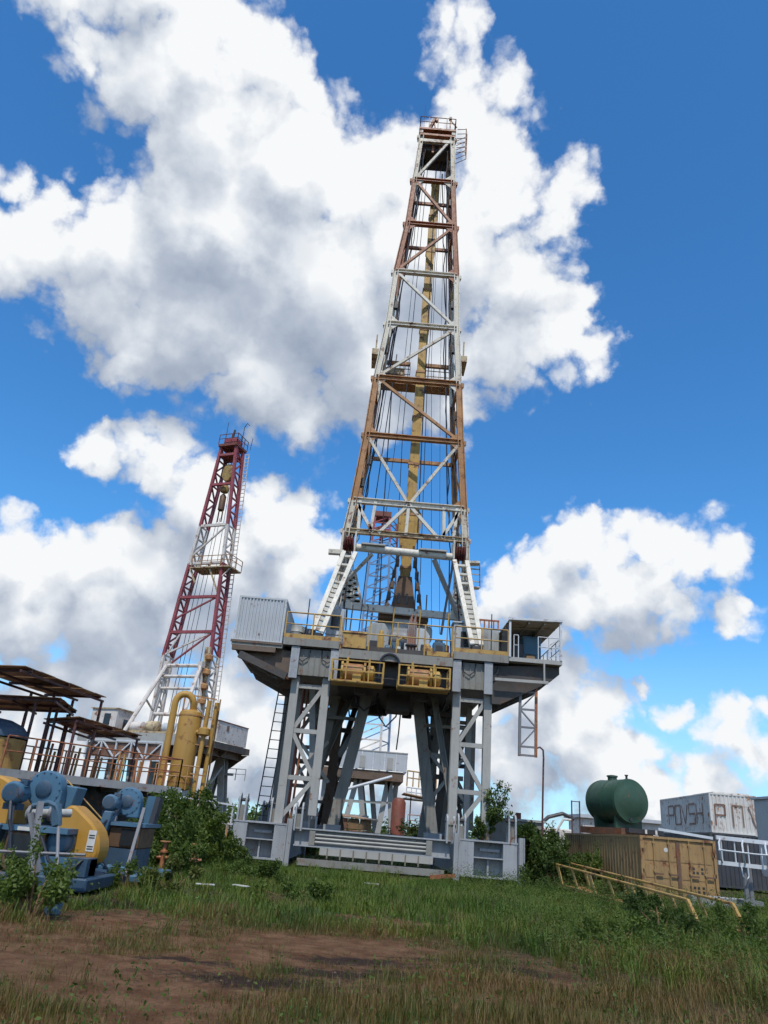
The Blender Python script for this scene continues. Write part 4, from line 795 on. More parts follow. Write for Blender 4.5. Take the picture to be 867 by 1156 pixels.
# floor and substructure of the second rig
S2 = t2('rig_substructure', 'rusty floor and grey legs of the rig further back on the left', 'rig substructure', (-.8, 0, 0))
MB(T2).bb(-6.5,-4.0,6.45,4.15,4.6,6.95).build('floor_plate', 'brown_under', S2)
MB(T2).bb(-6.5,-4.15,6.2,4.2,-4.0,7.0).build('deck_edge', 'grey_steel', S2)
for x in (-4,-1.5,1,3.4): MB(T2).hbeam((x,-3.8,6.2),(x,4.4,6.2),.3,.5,.05).build('floor_joist', 'brown_under', S2)
for y in (-3,1,4.2): MB(T2).prism([(4.15,6.4),(1.5,6.4),(1.5,5.0),(2.2,5.0)],y,y+.15).build('wing_bracket','brown_under',S2)
for xa, ya, xb, yb, w in ((3.3,-1.5,2.2,-1.5,.6),(1.4,-1.5,2.0,-1.5,.5),(3.3,3.4,2.4,3.4,.6),(1.2,3.4,2.2,3.4,.5),(-4,-2.5,-4,-2.5,.5),(-4,3,-4,3,.5),(-1.5,-2.5,-2.2,-2.5,.5)):
    MB(T2).hbeam((xa,ya,0),(xb,yb,6.3),w,w,.06).build('leg','grey_steel',S2)
for a, b in (((3.2,-1.5,1.4),(1.5,-1.5,1.4)), ((2.9,-1.5,3.4),(1.7,-1.5,3.4)), ((3.0,3.4,3.0),(1.6,3.4,3.0)), ((2.7,3.4,4.8),(3.6,3.4,4.8)), ((3.3,-1.4,2),(2.6,3.3,5.5))): MB(T2).beam(a,b,.16,.2).build('tie_beam','grey_steel',S2)
railing(S2, [(2.6,4.0,4.4),(4.4,4.0,4.4)], .9, .9, 'grey_steel', .03, False, T2)
# truss catwalk along the front of that floor
for z in (5.0, 6.3): MB(T2).beam((-5.0,-4.6,z),(2.0,-4.6,z),.14).build('catwalk_chord','stair_white',S2)
for k in range(6): MB(T2).beam((-5+k*1.4,-4.6,5.0),(-5+k*1.4,-4.6,6.3),.12).build('catwalk_post','stair_white',S2)
for k in range(5): MB(T2).beam((-5+k*1.4,-4.6,6.3 if k % 2 else 5.0),(-3.6+k*1.4,-4.6,5.0 if k % 2 else 6.3),.1).build('catwalk_brace','stair_white',S2)
MB(T2).bb(-5,-4.5,5.0,2,-4.2,6.1).build('catwalk_bed','deck_rust',S2)
# wind wall and cabins
WB = t2('windbreak_box', 'long cream wall box on the right edge of the rear rig floor', 'wall box', (4.2, 1.2, 7))
MB(T2).bb(4.16,-1.0,6.98,4.24,3.7,8.5).build('wall','mast_white',WB); MB(T2).bb(2.4,3.62,6.98,4.16,3.7,8.5).build('wall','mast_white',WB); MB(T2).bb(2.6,-1.0,6.98,4.16,-.93,8.5).build('wall','mast_white',WB)
MB(T2).bb(4.12,-1.04,8.5,4.28,3.74,8.58).build('rim','red_tank',WB); MB(T2).bb(4.24,.3,7.9,4.27,.65,8.3).build('hatch','deck_rust',WB)
C2 = t2('site_cabin', 'cream cabin with dark doorways at the left end of the rear rig floor', 'cabin', (-4.3,-3,7))
MB(T2).bb(-5.9,-3.8,6.98,-3.4,-1.6,8.75).build('body','mast_white',C2); MB(T2).bb(-6.0,-3.9,8.75,-3.3,-1.5,8.85).build('roof','cream_rusty',C2); MB(T2).bb(-4.6,-3.84,7.0,-4.0,-3.8,8.4).build('door','glass_dark',C2); MB(T2).bb(-3.4,-2.9,7.2,-3.36,-2.4,8.1).build('door','glass_dark',C2)
MC = t2('rig_machinery', 'cream rusty machinery spread over the rear rig floor below the white A frame', 'machinery', (-.6,-2.6,7))
for k, (x, r, l) in enumerate(((-2.6,.42,1.3),(-1.0,.5,1.1),(.5,.4,1.4))): MB(T2).lathe([(r*.5,0),(r,.1),(r,l-.1),(r*.5,l)],(x,-2.9,7.55),(1,0,0),14).build('motor',['mast_white','cream_rusty','container_grey2'][k],MC,True)
MB(T2).bb(-3.0,-3.3,6.98,2.2,-2.4,7.25).build('skid','cream_rusty',MC); MB(T2).bb(-2.9,-2.3,6.98,1.8,-1.2,7.9).build('housing','cream_rusty',MC)

# ================================================================== third rig, seen through the first
S3 = thing('rig_substructure', 'far rig substructure with white walled floor seen between the legs of the nearest rig', 'rig substructure', (2, 78, 0))
MB().bb(-4.5,74.6,5.9,4.0,82,6.75).build('floor_plate','brown_under',S3)
for k in range(6): MB().bb(-2.3+1.1*k,74.45,6.8,-1.22+1.1*k,74.53,8.45).build('wall_panel','container_grey',S3)
MB().bb(4.2,74.5,6.8,4.28,79,8.45).build('wall_panel','container_grey2',S3); MB().bb(-2.4,74.4,8.45,4.32,74.6,8.55).build('rail','grey_steel',S3)
for x in (-.3, 2.35): MB().bb(x,74.40,6.9,x+.55,74.449,8.0).build('vent','grey_steel',S3)
for xa, xb, y in ((-3.5,-3.5,76),(-1.6,-.4,76),(.9,-.2,76),(1.8,2.6,76),(3.4,2.8,76),(-2.8,-1.2,80),(1.2,0,80),(3.2,3.6,80),(2.0,1.0,78)): MB().hbeam((xa,y,0),(xb,y,6),.5,.5,.06).build('leg','grey_steel',S3)
for a, b in (((-1.5,75.9,2.6),(1,75.9,2.6)), ((-3.4,75.9,3.8),(3.2,75.9,4.0))): MB().beam(a,b,.16,.22).build('tie_beam','grey_steel',S3)
MB().tube((-2.2,73.6,4.5),(2.9,74.2,6.3),.13,8).build('gangway','stair_white',S3)
railing(S3, [(4.4,75,5.6),(7.4,77,5.6)], 1.4, .8, 'rail_yellow', .07, False); railing(S3, [(4.4,75,4.6),(7.4,77,4.6)], .9, .6, 'stair_white', .06, False)
MB().sheet((4.4,75,4.55),(7.4,77,4.55),(6.6,80,4.55),(4.0,79,4.55),.1).build('stair_landing','grey_steel',S3)
M3 = thing('rig_mast', 'distant blue white and red lattice mast seen inside the nearest mast', 'mast', (.1, 79, 6.8))
lv3 = [(6.8,-1.5,1.7,'mast_white'),(13,-1.4,1.6,'mast_white'),(19.5,-1.35,1.45,'mast_blue'),(26,-1.25,1.2,'mast_blue'),(31.5,-1.1,.95,'mast_red'),(34.6,-.95,.7,'mast_red')]
for i in range(5):
    z0, l0, r0, mm = lv3[i]; z1, l1, r1, _ = lv3[i+1]
    for y, dx in ((78,0),(80,.9)):
        for a, b in ((l0,l1),(r0,r1)): MB().beam((a+dx,y,z0),(b+dx,y,z1),.24).build('chord',mm if y == 78 else ('mast_blue' if i < 4 else mm),M3)
    for k in range(4):
        f0, f1 = k/4, (k+1)/4; za, zb2 = z0+(z1-z0)*f0, z0+(z1-z0)*f1; la, lb, ra, rb = l0+(l1-l0)*f0, l0+(l1-l0)*f1, r0+(r1-r0)*f0, r0+(r1-r0)*f1
        MB().beam((la,78,za),(rb,78,zb2),.11).build('lacing',mm,M3); MB().beam((lb,78,zb2),(rb,78,zb2),.13).build('girt',mm,M3); MB().beam((la+.9,80,za),(rb+.9,80,zb2),.1).build('lacing','mast_blue',M3)
        MB().beam((rb,78,zb2),(rb+.9,80,zb2),.1).build('lacing','mast_blue',M3)
MB().bb(-1.1,77.8,34.6,.9,80,35.2).build('crown_frame','red_tank',M3); MB().beam((-.6,78,33),(.9,79,33),.6,.5).build('crown_beam','red_tank',M3)
tag(MB().lathe([(.8,0),(.8,.6),(.62,.7),(.62,3.9),(.45,4.2),(.2,4.3)],(3.5,70,.02),(0,0,1),18).build('red_tank','red_tank',None,True), 'tall rust red tank standing far behind the legs of the nearest rig', 'tank')
BK = thing('far_canopy', 'small far canopy on thin posts right of the red tank', 'canopy', (5.6,72,0))
MB().sheet((3.9,70,4.75),(7.6,70,4.3),(7.6,74,4.3),(3.9,74,4.75),.08).build('roof','canopy_rust',BK)
for x in (4.6,6.9): MB().beam((x,71,.0),(x,71,4.5),.1).build('post','pole_purple',BK)
railing(BK, [(4.4,70.5,2.0),(7.6,70.5,2.0)],1.0,1.0,'rust_red',.04,False); MB().bb(4.2,70.6,1.8,7.8,73.5,2.0).build('platform','deck_rust',BK)
HP = thing('wood_pile', 'brown stack of wooden crates behind the legs of the nearest rig', 'crates', (-1.0,56,0))
for i in range(4):
    for k in range(3): MB().bb(-2.3+.82*i,55,.02+.72*k,-1.52+.82*i,56.4,.70+.72*k).build('crate','wood' if (i+k) % 3 else 'deck_rust',HP,bevel=.03)
MB().sheet((-2.6,54.8,2.35),(1.4,54.8,2.1),(1.4,56.6,2.2),(-2.6,56.6,2.5),.06).build('cover','canopy_rust',HP)
PL = thing('cement_blocks', 'pale blocks stacked on the ground right of the wooden crates', 'blocks', (2.0,55,0))
for i in range(5):
    for k in range(2+(i % 2)): MB().bb(1.5+.5*i,54.6,.02+.42*k,1.96+.5*i,55.2,.42+.42*k).build('block','mast_white',PL)

# ================================================================== raised tank deck on the left, with its canopies
DK = thing('mud_tank_deck', 'rusty raised deck over mud tanks at the left edge behind the blue pumps', 'tank deck', (-11.5, 30, 0))
P0, P1 = Vector((-14.6,22.6,0)), Vector((-6.9,30.3,0)); dd = (P1-P0).normalized(); nn = Vector((-dd.y, dd.x, 0))
def dp(s, t, z): v = P0+dd*s+nn*t; return (v.x, v.y, z)
LD_ = (P1-P0).length
def dsheet(s0, s1, t0, t1, z, th): return MB().sheet(dp(s0,t0,z), dp(s1,t0,z), dp(s1,t1,z), dp(s0,t1,z), th)
for k in range(12): dsheet(LD_*k/12+.02, LD_*(k+1)/12-.02, .1, 8.6, 2.42, .06).build('deck_plate','deck_rust',DK)
MB().beam(dp(0,0,2.34), dp(LD_,0,2.34), .14, .26).build('edge_beam','deck_grey',DK); MB().beam(dp(LD_,0,2.34), dp(LD_,8.6,2.34), .14, .26).build('edge_beam','deck_grey',DK)
MB().sheet(dp(0,1.6,.2), dp(LD_,1.6,.2), dp(LD_,1.6,2.3), dp(0,1.6,2.3), .08).build('tank_wall','box_dark',DK); MB().sheet(dp(LD_-.2,1.6,.2), dp(LD_-.2,8.4,.2), dp(LD_-.2,8.4,2.3), dp(LD_-.2,1.6,2.3), .08).build('tank_wall','box_dark',DK)  # near-black wall colour stands in for the shadow below the deck
for k in range(7): MB().beam(dp(.3+LD_*k/6.6,.15,0), dp(.3+LD_*k/6.6,.15,2.25), .16).build('leg','deck_grey',DK); MB().beam(dp(.3+LD_*k/6.6,.3,2.2), dp(.3+LD_*k/6.6,1.55,2.2), .1,.2).build('bracket','deck_grey',DK)
railing(DK, [dp(.2,.15,2.45), dp(3.0,.15,2.45)], 1.05, 1.0, 'rust_tan', .03, False); railing(DK, [dp(4.2,.15,2.45), dp(LD_,.15,2.45)], 1.05, .95, 'rust_red', .028, False); railing(DK, [dp(LD_,.15,2.45), dp(LD_,8.4,2.45)], 1.05, 1.2, 'rust_red', .028, False)
railing(DK, [dp(.2,4.2,2.45), dp(LD_-.2,4.2,2.45)], 1.05, 1.3, 'rust_tan', .028, False)
for k in range(14):
    s = 6.4+.32*k; MB().beam(dp(s, 2.2+.4*(k % 3),2.45), dp(s+.05,2.2+.4*(k % 3),3.35+.25*(k % 2)), .07).build('valve_stem', ('rust_tan','rust_red','rail_yellow')[k % 3], DK)
for s, t in ((3.4,1.0),(7.6,1.4)): MB().path([dp(s,t,2.45), dp(s,t,3.5), dp(s+.1,t,3.8), dp(s+.3,t,3.75)], .05, 6).build('vent_pipe','dark_metal',DK)
# stair under the deck edge
ST = thing('steel_stair', 'grey steel stair climbing to the tank deck behind the yellow pump guard', 'stair', dp(6.2,-1.0,0))
for o_ in (0,.75): MB().beam(dp(5.2+o_,-.1,2.25), dp(6.9+o_,-1.6,.05), .05,.24).build('stringer','deck_grey',ST)
for k in range(8):
    f = (k+.5)/8; a = lerp(dp(5.2,-.1,2.25), dp(6.9,-1.6,.05), f); b = lerp(dp(5.95,-.1,2.25), dp(7.65,-1.6,.05), f); MB().beam(a,b,.24,.04).build('tread','galv',ST)
for o_ in (0,.75): MB().tube(dp(5.5+o_,-.4,2.3), dp(6.9+o_,-1.6,.85), .025,6).build('handrail','rail_yellow',ST)
def canopy(label, c, z, tilt, legs, zd=2.45):
    t = thing('rusty_canopy', label, 'canopy', (sum(p[0] for p in c)/4, sum(p[1] for p in c)/4, zd), 0, 'rusty sheet canopies over the tank deck')
    q = [Vector((p[0],p[1],z+dz)) for p, dz in zip(c, tilt)]
    n = 6
    for k in range(n):      # corrugated roofing sheets side by side
        a, b, cc, d = q[0].lerp(q[1],k/n+.002), q[0].lerp(q[1],(k+1)/n-.002), q[3].lerp(q[2],(k+1)/n-.002), q[3].lerp(q[2],k/n+.002)
        up = Vector((0,0,.012*(k % 2))); MB().sheet(a+up,b+up,cc+up,d+up,.025).build('roof_sheet','canopy_rust',t)
    for f in (.08,.5,.92): MB().beam(tuple(q[0].lerp(q[1],f)-Vector((0,0,.07))), tuple(q[3].lerp(q[2],f)-Vector((0,0,.07))), .07,.09).build('rafter','pole_purple',t)
    for f in (.04,.5,.96): MB().beam(tuple(q[0].lerp(q[3],f)-Vector((0,0,.16))), tuple(q[1].lerp(q[2],f)-Vector((0,0,.16))), .06,.08).build('purlin','pole_purple',t)
    for (u, v) in legs:
        p = q[0].lerp(q[1],u).lerp(q[3].lerp(q[2],u),v); MB().beam((p.x,p.y,zd),(p.x,p.y,p.z-.18),.085).build('pole','pole_purple',t)
canopy('largest and highest rusty sheet canopy at the left edge', [(-11.3,24.5),(-10.5,30.5),(-13.0,31.2),(-13.8,25.2)], 5.6, (0,0,0,.0), ((.98,.04),(.98,.55),(.70,.50),(.70,.9),(.1,.9)))
canopy('dark low canopy below the highest one at the left edge', [(-10.9,27.0),(-11.6,30.7),(-15.4,32.1),(-14.7,27.9)], 5.0, (0,0,0,0), ((.05,.25),(.5,.12),(.9,.08),(.9,.6)))
canopy('right hand rusty canopy on poles nearest the yellow vessel', [(-10.4,27.8),(-9.6,33.4),(-12.5,35.5),(-12.4,29.6)], 4.5, (0,0,0,0), ((.03,.1),(.97,.05),(.3,.1),(.97,.95),(.05,.9)))
DT = thing('domed_tank', 'blue grey domed tank top above a yellow tank on the deck at the left edge', 'tank', (-13.4,27.5,2.45))
MB().lathe([(1.15,0),(1.15,1.0)],(-12.9,26.9,2.46),(0,0,1),24).build('shell','rail_yellow',DT,True); MB().lathe([(1.2,0),(1.18,.18),(.95,.42),(.55,.58),(.1,.64)],(-12.9,26.9,3.5),(0,0,1),24).build('dome','pump_blue_dark',DT,True); MB().bb(-13.0,26.85,4.14,-12.85,27.0,4.25).build('nozzle','dark_metal',DT)
# yellow vessel with swan neck pipe
VS = thing('yellow_vessel', 'tall yellow cylindrical vessel with a swan neck pipe at the end of the tank deck', 'vessel', (-7.6,33.5,2.45))
vx, vy = -7.72, 33.6
MB().lathe([(.3,0),(.48,.05),(.50,.12),(.50,3.1),(.47,3.22),(.3,3.3),(.1,3.33)],(vx,vy,2.46),(0,0,1),28).build('shell','vessel_yellow',VS,True)
for z in (2.75, 5.5): MB().lathe([(.50,0),(.515,.0),(.515,.05),(.50,.05)],(vx,vy,z),(0,0,1),28).build('band','rust_tan',VS,True)
MB().path([(vx-.72,vy-.3,2.46),(vx-.72,vy-.3,4.2),(vx-.72,vy-.3,5.9)]+[(vx-.33-.39*math.cos(a),vy-.3+.14*(a/3.1),6.0+.42*math.sin(a)) for a in np.linspace(.1,3.05,9)]+[(vx+.06,vy,5.75)], .15, 14).build('swan_neck','vessel_yellow',VS,True)
MB().lathe([(.19,0),(.19,.08)],(vx+.06,vy,5.72),(0,0,1),14).build('flange','rust_tan',VS,True)
for x, y in ((vx+.72,vy-.3),(vx+.98,vy+.1)): MB().tube((x,y,1.0),(x+.05,y,6.2),.10,10).build('riser','vessel_yellow',VS,True)
MB().lathe([(.14,0),(.26,.06),(.26,.30),(.14,.36)],(vx+.75,vy-.3,4.7),(0,0,1),14).build('valve','vessel_yellow',VS,True); MB().tube((vx+.4,vy-.2,4.85),(vx+.75,vy-.3,4.85),.11,10).build('nozzle','vessel_yellow',VS)
for z in (3.0,4.2,5.4,6.2): MB().beam((vx-.2,vy-.2,z+.2),(vx+1.05,vy-.2,z+.1),.05).build('frame_bar','rust_tan',VS)
for x in (vx-.5,vx+1.1): MB().beam((x,vy+.4,2.46),(x,vy+.4,6.4),.06).build('frame_post','rust_tan',VS)
railing(VS, [(vx-.9,vy-.75,2.46),(vx+.9,vy-.75,2.46)],.95,.5,'rust_tan',.025,False)

# ================================================================== blue mud pumps in front of the deck
def blower(par, c, ax, r, mr, mo=(0,0,0)):
    ax = Vector(ax).normalized(); c = Vector(c)
    side0 = Vector((ax.y,-ax.x,0))
    v = MB().lathe([(r*.55,-.20),(r*.92,-.19),(r,-.12),(r,.12),(r*.92,.19),(r*.45,.20)],c,ax,28).build('blower_casing','pump_blue',par,True)
    side = Vector((ax.y,-ax.x,0))
    MB().box(tuple(c+Vector((0,0,-r*.55))-side*r*.55),(r*.9,.36,r*1.1),math.atan2(-side.y,-side.x)).build('outlet','pump_blue',v,bevel=.02)
    for k in range(14):
        a = 2*math.pi*k/14; u = side0*math.cos(a)+Vector((0,0,1))*math.sin(a); MB().lathe([(.016,0),(.016,.015),(.008,.022)], c+u*r*.86+ax*.19, ax, 6).build('bolt','pump_blue_dark',v)
    MB().lathe([(r*.42,0),(r*.44,.03),(r*.30,.05)], c+ax*.20, ax, 20).build('inlet_ring','pump_blue_dark',v,True)
    c = c+Vector(mo)
    MB().box(tuple(c+ax*.45+Vector((mr*.5,0,mr*1.0))),(.16,.16,.12)).build('terminal_box','pump_blue_dark',par,bevel=.01)
    m = MB().lathe([(mr*.8,.20),(mr*.98,.26),(mr,.30),(mr,.66),(mr*1.06,.67),(mr*1.06,.74),(mr*.9,.80),(mr*.35,.81)],c,ax,22).build('motor','pump_blue',par,True)
    MB().lathe([(mr*.80,.0),(mr*.80,.02),(mr*.2,.03)],c+ax*.80,ax,18).build('fan_grille','pump_blue_dark',m,True)
    for k in range(10):
        a = 2*math.pi*k/10; u = side*math.cos(a)+Vector((0,0,1))*math.sin(a); MB().beam(tuple(c+u*mr+ax*.32),tuple(c+u*mr+ax*.65),.02,.05,up=tuple(u)).build('cooling_fin','pump_blue',m)
    MB().box(tuple(c+ax*.5+Vector((0,0,-mr-.06))),(.3,.3,.12)).build('foot','pump_blue_dark',m)
def guard(par, poly, y0, y1, name='chain_guard'):
    for _ in range(2): poly = [lerp(poly[i], poly[(i+1) % len(poly)], f) for i in range(len(poly)) for f in (.25, .75)]      # round the corners
    return MB().prism(poly,y0,y1).build(name,'guard_yellow',par,bevel=.05)
PA = thing('mud_pump', 'blue mud pump with yellow chain guard and blower nearest the left edge', 'mud pump', (-6.2,17,0), 0, 'blue mud pumps left of the rig')
MB().bb(-8.6,16.0,.04,-5.1,19.0,.28).build('skid','pump_blue_dark',PA,bevel=.03)
blower(PA, (-6.59,16.80,1.83), (.05,-1,0), .37, .20, (-.42,0,-.12))
MB().bb(-7.1,16.2,1.02,-5.75,17.6,1.12).build('top_plate','pump_blue',PA)
MB().bb(-6.95,16.25,.28,-6.2,17.4,1.02).build('power_end','top_brown',PA,bevel=.03); MB().bb(-6.88,16.2,.55,-6.3,16.249,.95).build('opening','glass_dark',PA)
MB().prism([(-7.7,.3),(-7.25,.3),(-7.05,1.12),(-7.5,1.12)],16.1,16.5).build('side_plate','pump_blue',PA,bevel=.02)
g = guard(PA, [(-6.25,1.02),(-6.2,1.42),(-6.0,1.60),(-5.78,1.46),(-5.42,1.20),(-5.26,.92),(-5.24,.62),(-5.40,.42),(-6.1,.55),(-6.3,.8)],16.8,17.5)
MB().bb(-5.52,16.79,.72,-5.36,16.799,1.12).build('warning_label','mark_white',g)
for k in range(4): MB().bb(-5.50,16.784,.76+.045*k+(.12 if k > 1 else 0),-5.38,16.789,.78+.045*k+(.12 if k > 1 else 0)).build('label_line','mark_black',g)
MB().lathe([(.10,0),(.20,.05),(.21,.10),(.21,.42),(.16,.46)],(-6.0,16.35,.86),(0,1,0),18).build('shaft_motor','pump_blue',PA,True); MB().lathe([(.24,0),(.24,.06)],(-5.98,16.72,.86),(0,1,0),18).build('shaft_flange','galv',PA,True)
MB().bb(-6.4,16.3,.28,-5.2,16.7,.60).build('pedestal','pump_blue',PA); MB().bb(-5.6,16.1,.30,-5.2,16.7,.62).build('pedestal','pump_blue_dark',PA)
MB().tube((-6.75,15.6,.66),(-5.1,15.6,.72),.03,6).build('rail','galv',PA)
guard(PA, [(-8.2,.9),(-8.2,2.0),(-7.55,2.05),(-7.18,1.85),(-7.02,1.5),(-7.05,1.15),(-7.2,.9)],16.6,17.4)
MB().path([(-6.97,16.20,1.76),(-6.93,16.00,1.53),(-6.82,15.90,1.21),(-6.73,15.90,1.01)],.035,6).build('hose','cable',PA)
MB().prism([(-6.45,1.15),(-6.15,1.25),(-6.02,1.92),(-6.32,1.95)],17.0,17.6).build('duct','pump_blue',PA,bevel=.02)
PB = thing('mud_pump', 'blue mud pump with blower and dark box standing beside the tall bush', 'mud pump', (-5.5,20,0), 0, 'blue mud pumps left of the rig')
MB().bb(-6.4,18.7,.06,-4.75,21.6,.22).build('skid','pump_blue',PB,bevel=.03); MB().prism([(-6.4,.22),(-5.9,.22),(-5.9,.08)],18.5,18.7).build('skid_nose','pump_blue',PB)
blower(PB, (-5.72,19.90,1.75), (.02,-1,0), .33, .17, (-.26,0,-.06))
MB().bb(-5.98,19.1,1.20,-5.0,20.6,1.28).build('top_plate','pump_blue',PB); MB().bb(-5.85,19.2,.72,-5.1,20.5,1.20).build('power_end','top_brown',PB,bevel=.03); MB().bb(-5.55,19.16,.78,-5.15,19.199,1.14).build('opening','glass_dark',PB)
MB().prism([(-6.25,.3),(-5.98,.3),(-5.80,1.5),(-6.0,1.5)],19.0,19.4).build('side_plate','pump_blue',PB,bevel=.02); MB().bb(-6.0,19.2,.22,-5.1,20.4,.72).build('pedestal','pump_blue_dark',PB)
MB().sheet((-5.45,20.5,1.28),(-5.25,20.5,1.28),(-5.18,20.5,1.92),(-5.38,20.5,1.92),.4).build('duct','pump_blue',PB); MB().sheet((-5.24,20.45,1.28),(-5.12,20.45,1.28),(-5.05,20.45,1.90),(-5.17,20.45,1.90),.4).build('duct_cover','box_dark',PB)
for k in range(5): MB().lathe([(.06,0),(.09,.04),(.09,.12),(.05,.16)],(-5.75+.16*k,18.9,.22),(0,0,1),10).build('valve','pump_blue',PB,True)
MB().beam((-5.10,19.10,1.63),(-5.11,18.60,0.18),.07).build('prop_bar','galv',PB)
PV = thing('pipe_manifold', 'grey crossed pipes and hose manifold standing before the yellow chain guard', 'pipes', (-5.2,14,0))
MB().beam((-5.63,14.20,1.58),(-5.38,13.90,0.29),.10,.07).build('prop_bar','galv',PV); MB().beam((-5.76,14.20,1.38),(-5.33,14.10,0.48),.08,.06).build('prop_bar','galv',PV)
MB().tube((-5.91,14.40,1.37),(-5.31,14.90,1.43),.075,10).build('header_pipe','machine_grey',PV,True)
for x in ((-5.88,14.40,1.38), (-5.58,14.60,1.40)): MB().lathe([(.13,0),(.13,.05)],x,(1,.1,0),12).build('flange','galv',PV,True)
MB().path([(-5.80,14.30,1.50),(-5.52,14.30,1.58),(-5.33,14.20,1.53),(-5.25,14.20,1.39),(-5.22,14.20,1.22)],.045,8).build('bent_pipe','machine_blue',PV,True)
MB().beam((-5.36,14.25,1.56),(-5.25,14.20,1.22),.12).build('valve_body','machine_blue',PV)
MB().tube((-5.22,14.20,1.22),(-4.64,13.20,0.24),.028,8).build('rod','galv',PV)
FB = thing('valve_stand', 'small blue valve stand in the grass at the left', 'valve', (-4.3,12.8,0))
q = (-4.54,13.00,0.16); MB().bb(q[0]-.06,12.9,.0,q[0]+.09,13.08,.24).build('body','pump_blue',FB,bevel=.03); MB().bb(q[0]-.09,12.87,.24,q[0]+.12,13.11,.275).build('flange','pump_blue',FB); MB().bb(q[0]-.11,12.86,.02,q[0]-.02,12.899,.12).build('lug','pump_blue_dark',FB)
# odd pieces in the weeds between pumps and rig
for x, lb in ((-5.6,'left of two orange rusted wellhead valves in the weeds'),(-4.65,'right of two orange rusted wellhead valves in the weeds')):
    t = thing('wellhead_valve', lb, 'valve', (x,24,0), 0, 'rusted wellhead valves left of the rig')
    MB().lathe([(.12,0),(.12,.05),(.07,.07),(.07,.45),(.12,.47),(.12,.52),(.06,.55),(.06,.75)],(x,24,.02),(0,0,1),12).build('body','rust_red',t,True); MB().tube((x-.2,24,.36),(x+.2,24,.36),.05,8).build('cross_arm','rust_red',t)
    MB().lathe([(.16,0),(.16,.03)],(x,24,.77),(0,0,1),12).build('hand_wheel','rust_tan',t)
FN = thing('grey_gate_frame', 'thin pale steel frame lying across the bush left of the rig base', 'frame', (-5.6,30,0))
for z in (1.35,2.0): MB().beam((-8.2,30.4,z+.25),(-4.6,29.8,z),.05,.06).build('rail','stair_white',FN)
for k in range(6): MB().beam((-8.1+.68*k,30.4-.11*k,1.58-.045*k),(-8.1+.68*k,30.4-.11*k,2.22-.045*k),.04).build('bar','stair_white',FN)
for k in range(2): MB().beam((-7.9+3.1*k,30.35-.5*k,0),(-7.9+3.1*k,30.35-.5*k,1.5),.06).build('stand','rust_tan',FN)
PT = thing('pallet_stack', 'weathered tan pallet frame in the weeds beside the rig base', 'pallet', (-5.9,31.5,0))
for k in range(5): MB().bb(-6.6+.0*k,31.2,.15+.26*k,-5.6,31.26,.22+.26*k).build('slat','wood',PT)
for x in (-6.6,-6.1,-5.62): MB().bb(x,31.26,.0,x+.06,31.34,1.35).build('post','cream_rusty',PT)

for pts, r_ in (([(-6.9,16.1,1.5),(-6.75,15.9,1.0),(-6.6,15.8,.6),(-6.3,15.9,.3)],.03), ([(-5.75,19.3,1.55),(-5.95,18.9,1.2),(-5.9,18.7,.7),(-5.6,18.8,.3)],.025), ([(-6.2,16.1,.95),(-5.9,15.95,.55),(-5.5,16.0,.35),(-5.3,16.1,.6)],.03)):
    MB().path(pts, r_, 6).build('hose', 'cable', PA if pts[0][1] < 18 else PB)
MB().bb(-6.75,16.195,1.03,-6.5,16.199,1.1).build('name_plate','mark_white',PA); MB().bb(-5.6,19.155,1.21,-5.4,19.159,1.27).build('name_plate','mark_white',PB)

# ================================================================== right side: containers, tank, stair cage, fallen railing
TC = thing('tan_container', 'weathered tan shipping container with double doors facing the viewer', 'container', (11.3,33,0))
container(TC, 9.95,12.62,28.0,38.2,.10,2.14,'tan_container','tan_container',skip_front=True,ny=30)
xm = 11.285
for s, (x0, x1) in enumerate(((10.06,xm-.02),(xm+.02,12.51))):
    d = MB().bb(x0,28.06,.20,x1,28.10,2.05).build('door','tan_container',TC)
    for z0, z1 in ((.28,.72),(.82,1.26),(1.36,1.96)): MB().bb(x0+.06,28.045,z0,x1-.06,28.061,z1).build('door_panel','tan_container',d)
    for f in (.30,.74):
        x = x0+(x1-x0)*f; MB().tube((x,28.0,.18),(x,28.0,2.08),.022,6).build('lock_rod','tan_container',d)
        for z in (.3,1.0,1.9): MB().bb(x-.05,27.99,z,x+.05,28.05,z+.07).build('rod_guide','tan_container',d)
        MB().bb(x-.02,27.96,.92,x+.28,27.985,.97).build('handle','skid_red',d)
    for z in (.35,.95,1.6): MB().bb((x0-.05) if s == 0 else (x1-.03),28.0,z,(x0+.03) if s == 0 else (x1+.05),28.06,z+.12).build('hinge','tan_container',d)
MB().bb(xm-.07,28.02,.22,xm+.05,28.044,2.0).build('door_gasket','skid_red',TC)
MB().bb(10.0,27.97,.08,12.58,28.0,.2).build('door_sill','skid_red',TC)
MB().lathe([(.075,0),(.075,.006)],(10.86,28.04,1.72),(0,-1,0),18).build('round_sticker','mark_white',TC)
for r_ in range(4):
    for k in range(5):
        if (r_, k) in ((0,2),(2,4),(3,1)): continue
        MB().bb(11.62+.13*k+(.04 if k > 2 else 0),28.036,1.16-.30*r_+.17*(r_ % 2),11.70+.13*k+(.04 if k > 2 else 0),28.043,1.24-.30*r_+.17*(r_ % 2)).build('stencil_mark','mark_black',TC)
GT = thing('green_tank', 'dark green horizontal tank on a skid on top of the tan container', 'tank', (11.3,33.6,2.15))
ga = Vector((.31,-.95,0)).normalized(); gc = Vector((11.45,33.0,3.52))
MB().lathe([(.02,-2.42),(.45,-2.36),(.72,-2.24),(.86,-2.08),(.88,-2.0),(.88,-.05),(.86,.0),(.60,.02),(.58,.035),(.02,.05)],tuple(gc),tuple(ga),36).build('shell','tank_green',GT,True)
